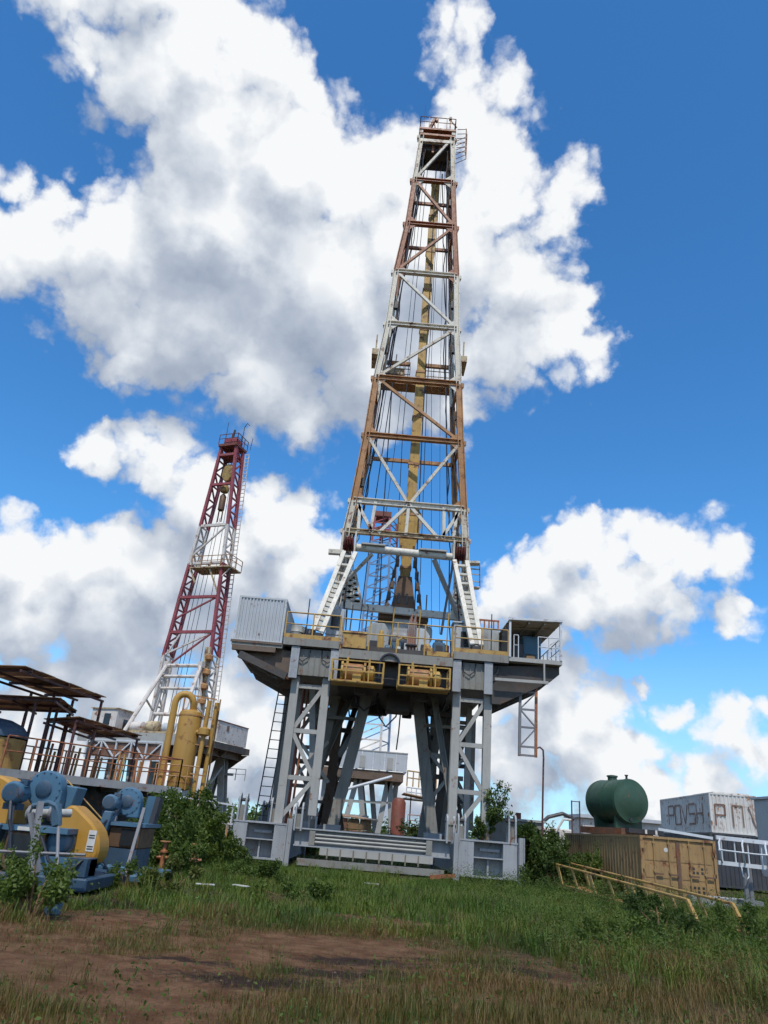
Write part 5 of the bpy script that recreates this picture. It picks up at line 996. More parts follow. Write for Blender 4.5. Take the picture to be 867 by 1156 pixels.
for t in (-1.9,-1.0,-.12): MB().lathe([(.87,0),(.895,0),(.895,.05),(.87,.05)],tuple(gc+ga*t),tuple(ga),36).build('band','tank_green',GT,True)
MB().lathe([(.2,0),(.2,.16),(.24,.16),(.24,.22),(.05,.25)],tuple(gc-ga*1.25+Vector((0,0,.84))),(0,0,1),14).build('manhole','tank_green',GT,True)
MB().lathe([(.05,0),(.05,.16),(.08,.16),(.08,.2)],tuple(gc-ga*.25+Vector((0,0,.86))),(0,0,1),10).build('vent','dark_metal',GT,True)
MB().lathe([(.07,0),(.07,.08)],tuple(gc+Vector((-.1,0,-.72))),tuple(ga),10).build('drain','dark_metal',GT)
for t in (-1.7,-.3):
    p = gc+ga*t; MB().box((p.x,p.y,2.66),(1.3,.14,.5),math.atan2(ga.x,-ga.y)).build('saddle','tank_green',GT)
MB().box((gc.x-.4,gc.y+1.0,2.30),(1.55,2.9,.26),math.atan2(ga.x,-ga.y)).build('skid','skid_red',GT); MB().box((gc.x+.3,gc.y-.30,2.36),(1.7,.5,.18),math.atan2(ga.x,-ga.y)).build('walkway','dark_metal',GT)
for k in range(3): MB().box((gc.x-.1+.42*k,gc.y-.62,2.36),(.08,.06,.16)).build('marker','mark_white',GT)
# white lettered container on a dark one
TW = Matrix.Translation((20.6,46,0)) @ Matrix.Rotation(R(-5), 4, 'Z')
WC = thing('white_container', 'white rust streaked container with large rusty painted letters on a dark container', 'container', tuple(TW @ Vector((1.3,5,2.95))), R(-5))
container(WC, 0,2.7,0,10,2.95,5.12,'white_box','white_box',TW,nx=11,ny=36)
MB(TW).bb(.4,.4,5.10,2.5,4.0,5.22).build('roof_plate','white_box',WC)
def strokes(par, org, ux, uz, segs, w, mat):
    """flat painted strokes; org + ux*a + uz*b, lifted off the wall by the caller"""
    for (a0,b0,a1,b1) in segs:
        p = Vector(org)+Vector(ux)*a0+Vector(uz)*b0; q_ = Vector(org)+Vector(ux)*a1+Vector(uz)*b1
        MB(TW).beam(p,q_,w,.008,up=tuple(Vector(ux).cross(Vector(uz)))).build('letter_stroke',mat,par)
LET = {'P':[(0,0,0,1),(0,1,.6,1),(.6,1,.6,.5),(.6,.5,0,.5)], 'D':[(0,0,0,1),(0,1,.6,1),(.6,1,.6,0),(.6,0,0,0)], 'V':[(0,1,.32,0),(.32,0,.6,1)], 'S':[(.6,1,0,1),(0,1,0,.5),(0,.5,.6,.5),(.6,.5,.6,0),(.6,0,0,0)], 'A':[(0,0,0,1),(.6,0,.6,1),(0,.5,.6,.5)]}
x = 8.1      # long side, read from the viewer's left to right: far end to near end
for ch in 'PDVSA':
    strokes(WC, (-.006,x,3.45), (0,-1.9,0), (0,0,1.15), LET[ch], .10, 'letter_rust'); x -= 1.42
strokes(WC, (.28,-.010,3.35), (.95,0,0), (0,0,1.15), LET['P'], .09, 'letter_rust'); strokes(WC, (1.28,-.010,3.35), (.95,0,0), (0,0,1.15), [(0,0,0,1),(0,1,.6,1),(.6,1,.6,0)], .08, 'letter_faded'); strokes(WC, (2.20,-.010,3.35), (.8,0,0), (0,0,1.15), [(0,1,.42,0)], .08, 'letter_faded')
DC = thing('dark_container', 'dark container standing under the white lettered container', 'container', tuple(TW @ Vector((1.3,5,0))), R(-5))
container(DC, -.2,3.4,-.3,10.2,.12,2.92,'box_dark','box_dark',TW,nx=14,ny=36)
PB2 = thing('pale_box', 'plain pale box at the right edge beyond the stair cage', 'box', (19.5,33,0))
MB().bb(18.2,33,1.0,21,36,4.2).build('body','container_grey2',PB2,bevel=.02); MB().bb(18.1,32.9,4.2,21.1,36.1,4.3).build('roof','container_grey',PB2)
for x in (18.3,20.8): MB().bb(x,33.1,0,x+.2,33.3,1.0).build('leg','box_dark',PB2)
# caged ladder laid over posts
SC = thing('caged_ladder', 'white caged ladder lying on its side across posts at the right edge', 'ladder', (12.4,25.2,0))
for z, y in ((2.18,25.0),(1.46,25.0)): MB().beam((11.3,y,z+.02),(14.6,y-.1,z-.06),.08,.12).build('stile','stair_white',SC)
MB().beam((11.2,25.0,2.16),(9.6,25.3,2.30),.06,.08).build('stile','stair_white',SC)
for k in range(8): MB().tube((11.45+.42*k,25.0,1.48-.01*k),(11.45+.42*k,25.0,2.18-.01*k),.02,6).build('rung','stair_white',SC)
for k in range(4):
    x = 11.42+.72*k; pts = [(x,24.98,2.16),(x-.22,24.6,2.05),(x-.28,24.45,1.82),(x-.20,24.6,1.60),(x,24.98,1.50)]
    MB().path(pts,.028,6).build('cage_hoop','stair_white',SC)
MB().path([(11.1,24.45,1.84),(12.2,24.44,1.80),(13.4,24.40,1.80),(14.4,24.4,1.78)],.025,6).build('cage_strap','stair_white',SC)
for x, y in ((12.15,25.1),(12.45,25.4),(14.2,25.2)): MB().tube((x,y,0),(x,y,1.42),.075,8).build('post','galv',SC)
MB().path([(12.0,24.95,1.42),(12.0,24.9,1.15),(12.1,24.9,1.05),(12.2,24.95,1.15),(12.2,24.95,1.42)],.02,6).build('rope','stair_white',SC)
MB().bb(12.0,25.0,.35,12.6,25.5,.48).build('cross_piece','galv',SC)
# grey beam on the ground under it
tag(MB().bb(11.3,27.2,.02,13.2,27.6,.42).build('fallen_girder','deck_grey',bevel=.03), 'grey beam lying on the ground in front of the dark container', 'beam')
# fallen yellow walkway railings
FR = thing('fallen_walkway', 'rusty yellow walkway with two handrails lying in the grass', 'walkway', (8.4,26,0))
for xn, xf in ((7.95,7.35),(9.02,8.30)):
    a, b = (xn,19.4,.64), (xf,33.5,1.02)
    MB().tube(a,b,.038,7).build('handrail','rail_yellow',FR); MB().beam((xn+.12,19.2,.10),(xf+.08,33.4,.28),.06,.12).build('stringer','rail_yellow',FR)
    for k in range(9):
        f = k/8; p = lerp(a,b,f); MB().beam(p,(p[0]+.10,p[1]-.42,.04+.22*f),.075 if k % 2 == 0 else .05).build('post','rail_yellow',FR)
for k in range(26):
    f = k/25; MB().beam((8.07-.6*f,19.3+14*f,.10+.17*f),(9.14-.72*f,19.3+14*f,.10+.17*f),.20,.03).build('tread','rust_tan',FR)
# things beyond the bushes
DG = thing('grey_cabin', 'flat dark grey cabin behind the bush right of the rig base', 'cabin', (8.6,42,0))
MB().bb(6.6,41,.05,9.6,44,2.55).build('body','green_grey',DG,bevel=.02); MB().bb(6.5,40.9,2.55,9.7,44.1,2.66).build('roof','machine_grey',DG); MB().bb(8.7,40.95,1.2,9.1,40.999,2.3).build('window','container_grey',DG)
MB().lathe([(.14,0),(.14,.3),(.08,.36)],(7.0,41.5,2.66),(0,0,1),12).build('vent','galv',DG); MB().bb(8.15,40.9,2.66,8.4,41.1,2.95).build('lamp','red_tank',DG)
EX = thing('white_excavator', 'small white machine with curved boom far behind the tan container', 'machine', (12.9,55,0))
MB().bb(12.2,54,1.5,14.6,56,2.6).build('cab','mast_white',EX,bevel=.08); MB().bb(12.0,53.9,.4,15.0,56.2,1.5).build('body','mast_white',EX,bevel=.05); MB().bb(13.0,53.98,1.9,13.7,54.0,2.4).build('window','glass_dark',EX)
MB().path([(12.2,55,2.4),(13.2,55,3.3),(14.2,55,3.6),(15.0,55,3.3)],.13,8).build('boom','dark_metal',EX); MB().path([(13.4,54,2.3),(14.0,54,3.2),(14.6,54,3.2)],.08,8).build('arm','mast_white',EX)
for x in (12.6,14.4): MB().lathe([(.3,0),(.42,.05),(.42,.3),(.3,.35)],(x,53.6,.42),(0,1,0),16).build('wheel','dark_metal',EX,True)
PP = thing('pole_pair', 'two thin dark poles with one cross bar left of the green tank', 'poles', (13.7,50,0))
for x in (13.5,14.0): MB().tube((x,50,0),(x,50,4.25),.045,6).build('pole','pole_purple',PP)
MB().beam((13.5,50,4.2),(14.0,50,4.2),.05).build('cross_bar','pole_purple',PP)
WR = thing('white_roof_building', 'low white flat roofed building between the green tank and the lettered container', 'building', (24,75,0))
MB().bb(21,74,.0,29,79,4.1).build('wall','mast_white',WR); MB().bb(20.6,73.6,4.1,29.4,79.4,4.4).build('roof','container_grey',WR)
for k in range(4): MB().bb(21.7+1.8*k,73.95,1.6,22.7+1.8*k,74.0,2.8).build('window','glass_dark',WR)
MB().bb(26.5,75,4.4,27.2,75.6,5.1).build('vent','mast_white',WR)

# ================================================================== ground, grass and bushes
rng = np.random.default_rng(11)
def vnoise(x, y, s, seed=0):
    """smooth value noise on numpy arrays"""
    x = np.asarray(x, float)*s; y = np.asarray(y, float)*s; xi, yi = np.floor(x).astype(int), np.floor(y).astype(int); fx, fy = x-xi, y-yi
    fx, fy = fx*fx*(3-2*fx), fy*fy*(3-2*fy)
    def h(a, b):
        n = (a*374761393+b*668265263+seed*1274126177) & 0x7fffffff; n = ((n ^ (n >> 13))*1274126177) & 0x7fffffff; return ((n ^ (n >> 16)) & 0xffff)/65535.0
    return (h(xi,yi)*(1-fx)+h(xi+1,yi)*fx)*(1-fy)+(h(xi,yi+1)*(1-fx)+h(xi+1,yi+1)*fx)*fy
def fbm(x, y, s, seed=0, o=4): return sum(vnoise(x, y, s*2**k, seed+k)*.5**(k+1) for k in range(o))/(1-.5**o)
def gz(x, y): return (fbm(x, y, .35, 3)-.5)*.16*np.clip((34-np.asarray(y))/12, .15, 1)*1.0+(fbm(x, y, 2.2, 5, 3)-.5)*.05-.03
gx_ = np.unique(np.concatenate([np.arange(-14,14.01,.2), np.arange(-40,40.1,2.0), np.array([-3000,-1500,-800,-400,-200,-120,-70,70,120,200,400,800,1500,3000])]))
gy_ = np.unique(np.concatenate([np.arange(3,36.01,.2), np.arange(-10,100.1,2.0), np.array([-3000,-1000,-300,-100,-40,130,180,260,400,700,1200,2000,3500])]))
XX, YY = np.meshgrid(gx_, gy_); ZZ = gz(XX, YY); nx_, ny_ = len(gx_), len(gy_)
me = bpy.data.meshes.new('ground'); idx = np.arange(nx_*ny_).reshape(ny_, nx_)
quads = np.stack([idx[:-1,:-1], idx[:-1,1:], idx[1:,1:], idx[1:,:-1]], -1).reshape(-1, 4)
me.vertices.add(nx_*ny_); me.vertices.foreach_set('co', np.stack([XX, YY, ZZ], -1).ravel())
me.loops.add(quads.size); me.loops.foreach_set('vertex_index', quads.ravel()); me.polygons.add(len(quads)); me.polygons.foreach_set('loop_start', np.arange(0, quads.size, 4)); me.polygons.foreach_set('loop_total', np.full(len(quads), 4))
me.polygons.foreach_set('use_smooth', np.ones(len(quads), bool)); me.update(calc_edges=True)
BARE = [(.7,16.0,1.7,.55), (-1.3,11.6,1.7,.62), (-2.5,9.7,1.3,.7), (-.8,9.3,1.5,.55), (.3,11.4,1.1,.6), (2.1,11.4,.9,.5), (2.4,10.5,.7,.5), (-2.5,15.9,.9,.4), (-3.7,13.0,1.0,.7), (-1.3,14.4,.8,.3), (-3.4,10.8,.9,.5), (.6,13.2,1.3,.35)]
DARK = [(.9,10.6,.7,.3), (-1.9,10.3,.6,.22), (1.4,12.0,.7,.25), (-.85,9.45,1.3,.40), (.15,11.35,.95,.42), (2.05,11.4,.85,.40), (-.1,10.2,.8,.35), (-4.2,15.2,.9,.5)]
gm = bpy.data.materials.new('ground_soil'); gm.use_nodes = True; n, l = gm.node_tree.nodes, gm.node_tree.links; bs = n['Principled BSDF']; geo = n.new('ShaderNodeNewGeometry')
def gnoise(sc, det, ro=.6):
    t = n.new('ShaderNodeTexNoise'); t.inputs['Scale'].default_value = sc; t.inputs['Detail'].default_value = det; t.inputs['Roughness'].default_value = ro; l.new(geo.outputs['Position'], t.inputs['Vector']); return t
def gmr(src, a, b, c, d):
    t = n.new('ShaderNodeMapRange'); t.interpolation_type = 'SMOOTHSTEP'; l.new(src, t.inputs[0])
    for i, q in zip((1,2,3,4), (a,b,c,d)): t.inputs[i].default_value = q
    return t.outputs[0]
def gmix(f, a, b):
    t = n.new('ShaderNodeMix'); t.data_type = 'RGBA'; l.new(f, t.inputs[0])
    for i, q in ((6,a),(7,b)):
        if isinstance(q, tuple): t.inputs[i].default_value = q+(1,)
        else: l.new(q, t.inputs[i])
    return t.outputs[2]
def patches(lst):
    w = n.new('ShaderNodeVectorMath'); w.operation = 'MULTIPLY_ADD'; l.new(gnoise(1.3, 5).outputs['Color'], w.inputs[0]); w.inputs[1].default_value = (1.1,.8,0); l.new(geo.outputs['Position'], w.inputs[2]); acc = None
    for cx, cy, rx, ry in lst:
        s = n.new('ShaderNodeVectorMath'); s.operation = 'SUBTRACT'; l.new(w.outputs[0], s.inputs[0]); s.inputs[1].default_value = (cx+.55, cy+.4, 0)
        m_ = n.new('ShaderNodeVectorMath'); m_.operation = 'MULTIPLY'; l.new(s.outputs[0], m_.inputs[0]); m_.inputs[1].default_value = (1/rx, 1/ry, 0)
        L_ = n.new('ShaderNodeVectorMath'); L_.operation = 'LENGTH'; l.new(m_.outputs[0], L_.inputs[0])
        if acc is None: acc = L_.outputs['Value']
        else:
            q = n.new('ShaderNodeMath'); q.operation = 'MINIMUM'; l.new(acc, q.inputs[0]); l.new(L_.outputs['Value'], q.inputs[1]); acc = q.outputs[0]
    fz = n.new('ShaderNodeMath'); fz.operation = 'MULTIPLY_ADD'; l.new(gnoise(7, 7, .7).outputs['Fac'], fz.inputs[0]); fz.inputs[1].default_value = 2.4; l.new(acc, fz.inputs[2])
    ff = n.new('ShaderNodeMath'); ff.operation = 'SUBTRACT'; l.new(fz.outputs[0], ff.inputs[0]); ff.inputs[1].default_value = 1.2; return ff.outputs[0]
soil = gmix(gmr(gnoise(2.2, 6).outputs['Fac'], .35, .68, 0, 1), (.145,.064,.028), (.265,.143,.074))
soil = gmix(gmr(gnoise(22, 5, .7).outputs['Fac'], .35, .7, 0, .55), soil, (.07,.045,.03))
litter = gmix(gmr(gnoise(9, 5).outputs['Fac'], .3, .7, 0, 1), (.045,.036,.016), (.105,.078,.042))
c = gmix(gmr(patches(BARE+[(-1.6,8.5,5.2,6.2)]), .75, 1.30, 0, 1), soil, litter)
c = gmix(gmr(patches(DARK), .45, 1.25, .92, 0), c, (.034,.021,.015))
l.new(c, bs.inputs['Base Color']); bs.inputs['Roughness'].default_value = .95; bs.inputs['Specular IOR Level'].default_value = .15
bp = n.new('ShaderNodeBump'); bp.inputs['Strength'].default_value = 1.0; bp.inputs['Distance'].default_value = .09; l.new(gnoise(16, 7, .65).outputs['Fac'], bp.inputs['Height']); l.new(bp.outputs[0], bs.inputs['Normal'])
me.materials.append(gm); go_ = bpy.data.objects.new('ground', me); COL.objects.link(go_); tag(go_, kind='structure')

def bulk(name, V, F_, mat, kind, label, cat):
    """V (n,3), F_ list of (k,m) index arrays"""
    me = bpy.data.meshes.new(name); me.vertices.add(len(V)); me.vertices.foreach_set('co', np.asarray(V, np.float32).ravel())
    li = np.concatenate([f.ravel() for f in F_]); tot = np.concatenate([np.full(len(f), f.shape[1]) for f in F_]); st = np.concatenate([[0], np.cumsum(tot)[:-1]])
    me.loops.add(len(li)); me.loops.foreach_set('vertex_index', li.astype(np.int32)); me.polygons.add(len(tot)); me.polygons.foreach_set('loop_start', st.astype(np.int32)); me.polygons.foreach_set('loop_total', tot.astype(np.int32))
    me.update(calc_edges=True); me.materials.append(MAT[mat]); return me
def rmask(x, y):
    """how bare the ground is: 0 grass .. 1 bare"""
    m = np.zeros_like(x); wx = x+(fbm(x,y,1.1,21)-.5)*1.4; wy = y+(fbm(x,y,1.1,31)-.5)*.9
    for cx, cy, rx, ry in BARE: m = np.maximum(m, np.clip(1.45-np.hypot((wx-cx)/rx, (wy-cy)/ry), 0, 1))
    return np.maximum(m, .85*np.clip((fbm(x,y,.8,55)-.40)*4.5, .12, 1)*np.clip((15.2-wy)/2.2, 0, 1)*np.clip((3.4-wx)/1.6, 0, 1))
def blocked(x, y):
    b = np.zeros(x.shape, bool)
    for x0, x1, y0, y1 in ((-4.95,-2.8,32.2,41.5),(4.1,6.45,32.2,41.5),(9.9,12.7,28,38.3),(-8.6,-5.0,16.0,19.0),(-6.3,-4.8,18.8,21.6)): b |= (x > x0) & (x < x1) & (y > y0) & (y < y1)
    return b
def make_grass(name, n_t, y0, y1, mat, hmin, hmax, width, nb, label, dens=1.0, spread=.09, xl=.62):
    y = np.sqrt(rng.uniform(y0**2, y1**2, n_t)); x = rng.uniform(-1, 1, n_t)*(y*xl+1.5)
    clump = fbm(x, y, .55, 41); bare = rmask(x, y)
    bare = bare*np.clip(.35+1.3*fbm(x, y, 2.6, 77, 3), 0, 1.15); bare = np.clip(bare, 0, 1)
    keep = (rng.random(n_t) < np.clip((clump-.25)*3.2, .12, 1)*dens*(1-.80*bare)) & ~blocked(x, y); x, y, clump, bare = x[keep], y[keep], clump[keep], bare[keep]; m = len(x)
    right = np.clip((x-2.2)/2.0, 0, 1)*np.clip((y-10)/4, 0, 1)*np.clip((7.4-x)/1.0, 0, 1)*np.clip((24-y)/6, 0, 1); far = np.clip((y-17)/6, 0, 1)*np.clip((30-y)/5, -.6, 1)
    hh = (hmin+(hmax-hmin)*np.clip((clump-.3)*2.2, 0, 1))*(1+.9*right+.45*far)*(1-.5*bare)*(1-.45*np.clip((y-26)/4, 0, 1))
    x = np.repeat(x, nb)+rng.normal(0, spread, m*nb); y = np.repeat(y, nb)+rng.normal(0, spread, m*nb); h = np.repeat(hh, nb)*rng.uniform(.45, 1.2, m*nb)
    k = len(x); z = gz(x, y)-.02; a = rng.uniform(0, 2*np.pi, k); ln = rng.uniform(.10, .62, k)*h; w = width*rng.uniform(.6, 1.3, k)
    dx, dy = np.cos(a), np.sin(a); px, py = -dy*w/2, dx*w/2
    b0 = np.stack([x-px, y-py, z], -1); b1 = np.stack([x+px, y+py, z], -1)
    mx_, my_ = x+dx*ln*.35, y+dy*ln*.35; m0 = np.stack([mx_-px*.8, my_-py*.8, z+h*.6], -1); m1 = np.stack([mx_+px*.8, my_+py*.8, z+h*.6], -1); tp_ = np.stack([x+dx*ln, y+dy*ln, z+h*.97], -1)
    V = np.stack([b0, b1, m1, m0, tp_], 1).reshape(-1, 3); i = np.arange(k)[:, None]*5
    me = bulk(name, V, [i+np.array([[0,1,2,3]]), i+np.array([[3,2,4]])], mat, 'stuff', label, 'grass'); o = bpy.data.objects.new(name, me); COL.objects.link(o); tag(o, label, 'grass', kind='stuff'); return o
make_grass('grass', 14000, 5.5, 15, 'grass', .06, .26, .007, 13, 'short mixed green and dry grass in the foreground clearing', .9)
make_grass('grass', 26000, 14, 36, 'grass_green', .10, .28, .014, 13, 'green grass growing from the clearing up to the rig base', 1.0, .12)
make_grass('grass', 9000, 34, 70, 'grass_green', .25, .55, .035, 9, 'long grass standing behind the rig', .9, .2, .75)
make_grass('grass', 42000, 5.5, 16, 'grass', .025, .12, .006, 9, 'very short grass and seedlings on the foreground soil', .9, .12)
def tussocks(name, n_c, mat, label, y0, y1, hlo, hhi, nb, width):
    xs, ys, hs = [], [], []
    while len(xs) < n_c:
        y = math.sqrt(rng.uniform(y0**2, y1**2)); x = rng.uniform(-1, 1)*(y*.6+1)
        w = .25+.75*min(1, max(0, (x-1.5)/3)) if y < 20 else .55
        if rng.random() > w or rmask(np.array([x]), np.array([y]))[0] > .35 or blocked(np.array([x]), np.array([y]))[0] or (6.6 < x < 10 and y > 18.5 and rng.random() < .6): continue
        xs.append(x); ys.append(y); hs.append(rng.uniform(hlo, hhi)*(1.25 if x > 3 else 1))
    x = np.repeat(xs, nb)+rng.normal(0, .06, n_c*nb); y = np.repeat(ys, nb)+rng.normal(0, .06, n_c*nb); h = np.repeat(hs, nb)*rng.uniform(.5, 1.15, n_c*nb); k = len(x)
    z = gz(x, y)-.02; a = rng.uniform(0, 2*np.pi, k); ln = rng.uniform(.25, .95, k)*h; w = width*rng.uniform(.7, 1.3, k); dx, dy = np.cos(a), np.sin(a); px, py = -dy*w/2, dx*w/2
    P = lambda f, zf, wf: (np.stack([x+dx*ln*f-px*wf, y+dy*ln*f-py*wf, z+h*zf], -1), np.stack([x+dx*ln*f+px*wf, y+dy*ln*f+py*wf, z+h*zf], -1))
    (a0, a1), (b0_, b1_), (c0, c1) = P(0, 0, 1), P(.28, .55, .9), P(.68, .88, .6); tp_ = np.stack([x+dx*ln, y+dy*ln, z+h*.86], -1)
    V = np.stack([a0, a1, b1_, b0_, c1, c0, tp_], 1).reshape(-1, 3); i = np.arange(k)[:, None]*7
    me = bulk(name, V, [i+np.array([[0,1,2,3]]), i+np.array([[3,2,4,5]]), i+np.array([[5,4,6]])], mat, None, None, None); o = bpy.data.objects.new(name, me); COL.objects.link(o); tag(o, label, 'grass', kind='stuff')
tussocks('tall_grass', 900, 'grass_green', 'arching tussocks of tall green grass', 10.5, 31, .20, .44, 40, .007)
tussocks('tall_grass', 260, 'grass', 'dry yellowing tussocks among the green grass', 7.5, 18, .16, .36, 34, .005)
make_grass('dry_grass', 9000, 6, 24, 'leaf_dry', .10, .32, .006, 6, 'dry straw coloured grass stems mixed through the green', .55)

def leaves(cen, rad, n_l, size, up=.25):
    """diamond leaves scattered in clumps; returns vertices (n*4,3)"""
    cen = np.asarray(cen); w = np.asarray(rad)**2; ci = rng.choice(len(cen), n_l, p=w/w.sum())
    d = rng.normal(0, 1, (n_l, 3)); d /= np.linalg.norm(d, axis=1)[:, None]; r = rng.random(n_l)**.45
    p = cen[ci]+d*(r*np.asarray(rad)[ci])[:, None]; s = size*rng.uniform(.55, 1.35, n_l)
    t = rng.normal(0, 1, (n_l, 3))+d*.6; t[:, 2] -= up; t /= np.linalg.norm(t, axis=1)[:, None]
    nr = rng.normal(0, 1, (n_l, 3)); nr[:, 2] += .8; b = np.cross(t, nr); b /= np.linalg.norm(b, axis=1)[:, None]+1e-9; cup = np.cross(b, t)
    S = s[:, None]; return np.stack([p, p+t*S*.45+b*S*.24+cup*S*.06, p+t*S, p+t*S*.45-b*S*.24+cup*S*.06], 1).reshape(-1, 3)
def bush(label, x, y, rx, ry, h, n_l, size, mat, name='bush', cat='bush', z0=0., nclump=None, wood='wood', group='bushes around the rig yard'):
    n_l = int(n_l*1.5); size *= .95; t = thing(name, label, cat, (x, y, z0), 0, group); k = nclump or max(10, int(14*rx*h)); cen, rad = [], []
    while len(cen) < k:
        u = rng.uniform(-1, 1, 2); v = rng.random()**.8
        if np.hypot(*u) > 1.02-.55*v**1.6: continue
        cen.append((x+u[0]*rx, y+u[1]*ry, z0+.12*h+v*h*.84)); rad.append(rng.uniform(.10, .30)*min(1.6, (rx+h)/2)*(1.1-.5*v))
    V = leaves(cen, rad, n_l, size); sh, sr = [], []
    for _ in range(int(6+7*rx*min(h, 2))):      # shoots that break the outline
        c_ = cen[rng.integers(k)]; out = np.array([c_[0]-x, c_[1]-y, (c_[2]-z0)*.9])+rng.normal(0, .35, 3)*rx; out[2] = abs(out[2])+.3; out /= np.linalg.norm(out); L_ = rng.uniform(.22, .55)*min(1.5, h)
        for f in np.linspace(.2, 1, 7): sh.append(tuple(np.array(c_)+out*L_*f)); sr.append(.05+.05*(1-f))
    V2 = leaves(sh, sr, len(sh)*6, size*.8); n_l += len(sh)*6; V = np.concatenate([V, V2]); V[:, 2] = np.maximum(V[:, 2], z0+.01); I = WM[t].translation; V = V-np.array(I)
    me = bulk('foliage', V, [np.arange(n_l)[:, None]*4+np.array([[0,1,2,3]])], mat, None, None, None); o = bpy.data.objects.new('foliage', me); COL.objects.link(o); o.parent = t; WM[o] = WM[t]
    m = MB()
    for c_ in cen[:min(12, k)]:
        mid = ((x*.6+c_[0]*.4)+rng.normal(0,.04), (y*.6+c_[1]*.4)+rng.normal(0,.04), z0+(c_[2]-z0)*.55); m.path([(x+(c_[0]-x)*.12, y+(c_[1]-y)*.12, z0-.05), mid, c_], [.022*min(1.5,h),.015*min(1.5,h),.005], 5)
    m.build('stems', wood, t); return t
bush('tall dark bush directly behind the blue pump with the dark box', -6.25, 26.6, 1.3, 1.1, 2.3, 4600, .15, 'leaf_mid')
bush('tallest bush rising in front of the thin pale steel frame', -6.0, 29.2, 1.1, 1.0, 2.45, 3600, .15, 'leaf_dark')
bush('bright leafy bush in front of the tall dark bush', -5.6, 24.9, .95, .8, 1.75, 2600, .13, 'leaf_mid')
bush('dense low bush hiding the left corner of the rig base', -5.0, 30.6, .8, .7, 1.15, 1800, .12, 'leaf_mid')
bush('dark weeds along the skid of the nearest blue pump', -6.4, 15.4, .9, .35, .55, 1500, .08, 'leaf_dark')
bush('dark weeds under the nose of the second blue pump', -4.9, 18.1, .8, .35, .50, 1300, .08, 'leaf_dark')
bush('broad leafy bush between the tall dark bush and the rig base', -5.1, 28.4, 1.05, 1.0, 1.75, 4200, .15, 'leaf_mid')
bush('rounded low bush in front of the two rusted valves', -4.75, 22.6, 1.0, .8, .85, 2200, .10, 'leaf_mid')
bush('low bush beside the skid of the pump with the dark box', -6.5, 24.2, .9, .8, 1.35, 2200, .12, 'leaf_dark')
bush('leafy weed bush at the left edge in front of the crossed pipes', -4.78, 12.7, .48, .40, 1.05, 1500, .085, 'leaf_mid')
bush('small weed clump left of the blue valve stand', -5.35, 13.4, .45, .4, .6, 800, .08, 'leaf_mid')
bush('pale green grass like bush in the middle of the clearing edge', -3.75, 17.6, .75, .6, .62, 1900, .085, 'leaf_yellow')
bush('wide low bush in front of the left base box', -3.0, 23.2, 1.25, .9, .62, 2400, .09, 'leaf_dark')
bush('low green bush left of centre before the clearing', -1.3, 18.2, 1.0, .6, .50, 1500, .08, 'leaf_mid')
bush('tall dark bush right behind the right base box', 7.45, 34.8, 1.05, 1.0, 2.45, 3600, .16, 'leaf_dark')
bush('thick dark bush filling the gap beside the right base box', 7.5, 31.6, .85, .8, 1.9, 3000, .14, 'leaf_dark')
bush('high bush in front of the grey cabin', 8.0, 36.5, 1.3, 1.0, 2.5, 3200, .16, 'leaf_mid')
bush('tall leafy bush between the drop pipe and the tan container', 8.6, 33.2, 1.0, .95, 1.95, 3400, .15, 'leaf_mid')
bush('shrub climbing against the long side of the tan container', 9.3, 31.4, .6, .8, 1.35, 1900, .13, 'leaf_mid')
bush('low shrub at the far end of the fallen walkway', 7.6, 30.4, .8, .7, 1.15, 2000, .12, 'leaf_dark')
bush('weed clump growing through the middle of the fallen walkway', 7.75, 22.4, .65, .55, .72, 1500, .09, 'leaf_dark')
bush('yellow green weed beside the far handrail', 8.3, 26.2, .5, .5, .75, 900, .09, 'leaf_yellow')
bush('large soft weed clump left of the near end of the walkway', 6.3, 16.8, 1.0, .8, .78, 2600, .08, 'leaf_dark')
bush('soft weed clump at the right edge before the container', 8.2, 17.4, 1.0, .8, .72, 2200, .08, 'leaf_mid')
bush('low weed clump in the right foreground grass', 4.6, 14.2, .9, .6, .55, 1700, .07, 'leaf_mid')
bush('yellow green bush seen far behind between the rig legs', 3.1, 47, 1.3, 1.0, 2.1, 2600, .17, 'leaf_yellow')
bush('bush beside the wooden crates behind the rig', -.35, 50, .8, .8, 1.2, 1200, .16, 'leaf_mid')
bush('green bush behind the left base box under the ladder', -4.6, 44.5, 1.1, .9, 2.4, 2200, .17, 'leaf_dark')
bush('green bush growing behind the left column frame', -2.7, 45.5, 1.0, .9, 2.0, 2000, .17, 'leaf_mid')
bush('bushy scrub far behind the yellow vessel legs', -9.3, 47, 1.8, 1.2, 2.3, 2200, .2, 'leaf_mid')
bush('weeds growing inside the right base box', 5.15, 32.35, .62, .2, .9, 1100, .10, 'leaf_dark', z0=1.5)
# willowy sapling in the right base box
SP = thing('sapling', 'willowy sapling with drooping leaves growing from the right base box', 'sapling', (5.35,32.9,1.5))
tips, m = [], MB()
for k in range(13):
    a = rng.uniform(-.9, 1.5); hgt = rng.uniform(1.0, 2.3); e_ = (5.35+.55*math.sin(a)+.25, 32.3+rng.uniform(-.5,.4), 1.5+hgt); mid = (5.35+.15*math.sin(a), 32.6, 1.5+hgt*.6)
    m.path([(5.35,32.7,1.5), mid, e_], [.03,.018,.006], 5)
    for f in np.linspace(.25, 1, 6): p = lerp(mid, e_, f); tips.append((p[0], p[1], p[2]))
m.build('trunk', 'wood', SP)
V = leaves(tips, [.17]*len(tips), 1500, .13, 1.1)-np.array(WM[SP].translation); me = bulk('crown', V, [np.arange(1500)[:, None]*4+np.array([[0,1,2,3]])], 'leaf_dark', None, None, None); o = bpy.data.objects.new('crown', me); COL.objects.link(o); o.parent = SP
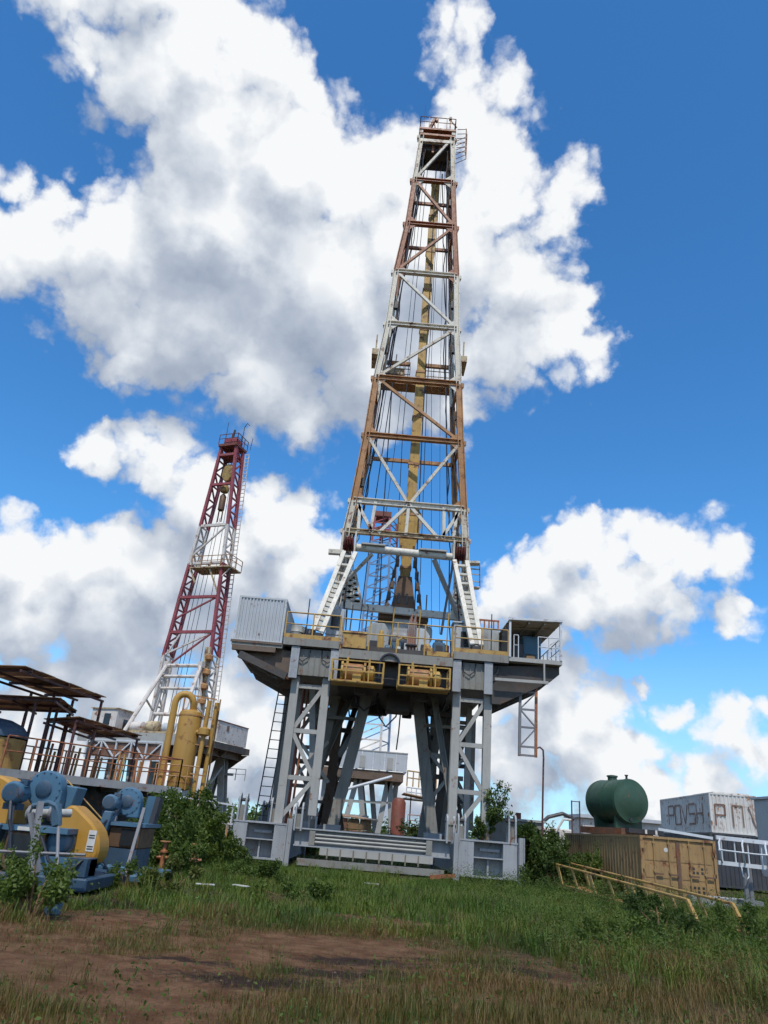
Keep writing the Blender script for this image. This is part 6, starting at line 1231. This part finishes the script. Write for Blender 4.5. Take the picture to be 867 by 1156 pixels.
# small broad-leaved weeds through the grass
cen, rad = [], []
while len(cen) < 2600:
    y = math.sqrt(rng.uniform(6.5**2, 30**2)); x = rng.uniform(-1, 1)*(y*.6+1)
    if rmask(np.array([x]), np.array([y]))[0] > .7 and rng.random() > .12 or blocked(np.array([x]), np.array([y]))[0]: continue
    hgt = rng.uniform(.05, .22)*(1+1.3*(x > 3)*(y > 11)); cen.append((x, y, float(gz(x,y))+hgt*.7)); rad.append(hgt)
V = leaves(cen, rad, 80000, .048); me = bulk('weeds', V, [np.arange(80000)[:, None]*4+np.array([[0,1,2,3]])], 'leaf_mid', None, None, None); o = bpy.data.objects.new('weeds', me); COL.objects.link(o); tag(o, 'small broad leaved weeds scattered through the grass', 'weeds', kind='stuff')
# stones and litter on the bare soil
m = MB()
for k in range(700):
    y = math.sqrt(rng.uniform(7**2, 19**2)); x = rng.uniform(-1, 1)*(y*.55); s = rng.uniform(.005, .022)
    if rmask(np.array([x]), np.array([y]))[0] < .15 and rng.random() > .2: continue
    z = float(gz(x,y)); q = [(x+s*math.cos(a)*rng.uniform(.7,1.2), y+s*math.sin(a)*rng.uniform(.7,1.2), z-.005) for a in np.linspace(0, 5.2, 6)]; t_ = [(x+(p[0]-x)*.6, y+(p[1]-y)*.6, z+s*rng.uniform(.4,.8)) for p in q]
    m.add(q+t_, [(i, (i+1) % 6, 6+(i+1) % 6, 6+i) for i in range(6)]+[(6,7,8,9,10,11)])
paint('stone', (.13,.085,.058), rough=.95, vary=.4, streak=0, dust=.3); tag(m.build('pebbles', 'stone'), 'small pebbles scattered on the bare soil', 'pebbles', kind='stuff')
# scrap lying in the grass
for i, (x, y, a, lb) in enumerate(((-3.35,18.9,.3,'pale flat scrap sheet lying in the grass left of the base'),(-2.6,19.4,-.5,'thin white scrap strip in the grass near the left base box'),(.55,23.5,.1,'white scrap bar in the grass in front of the spreader beam'))):
    tag(MB().box((x,y,float(gz(x,y))+.16),(.42,.12,.02),a).build('scrap_sheet','mark_white'), lb, 'scrap')
tag(MB().beam((2.9,30.9,.10),(3.85,30.8,.22),.10,.14).build('rusty_bar','rust_red'), 'rusty red bar lying before the right base box', 'bar')
# far scrub along the horizon
cen, rad = [], []
for k in range(420):
    y = rng.uniform(140, 330); x = rng.uniform(-.85, .85)*y; h = rng.uniform(1.2, 3.6); cen.append((x, y, h*.5)); rad.append(h*rng.uniform(.6,1.1))
V = leaves(cen, rad, 26000, 1.0); V[:,2] = np.maximum(V[:,2], -.1); me = bulk('far_scrub', V, [np.arange(26000)[:, None]*4+np.array([[0,1,2,3]])], 'leaf_mid', None, None, None); o = bpy.data.objects.new('far_scrub', me); COL.objects.link(o); tag(o, 'low green scrub along the horizon', 'scrub', kind='stuff')
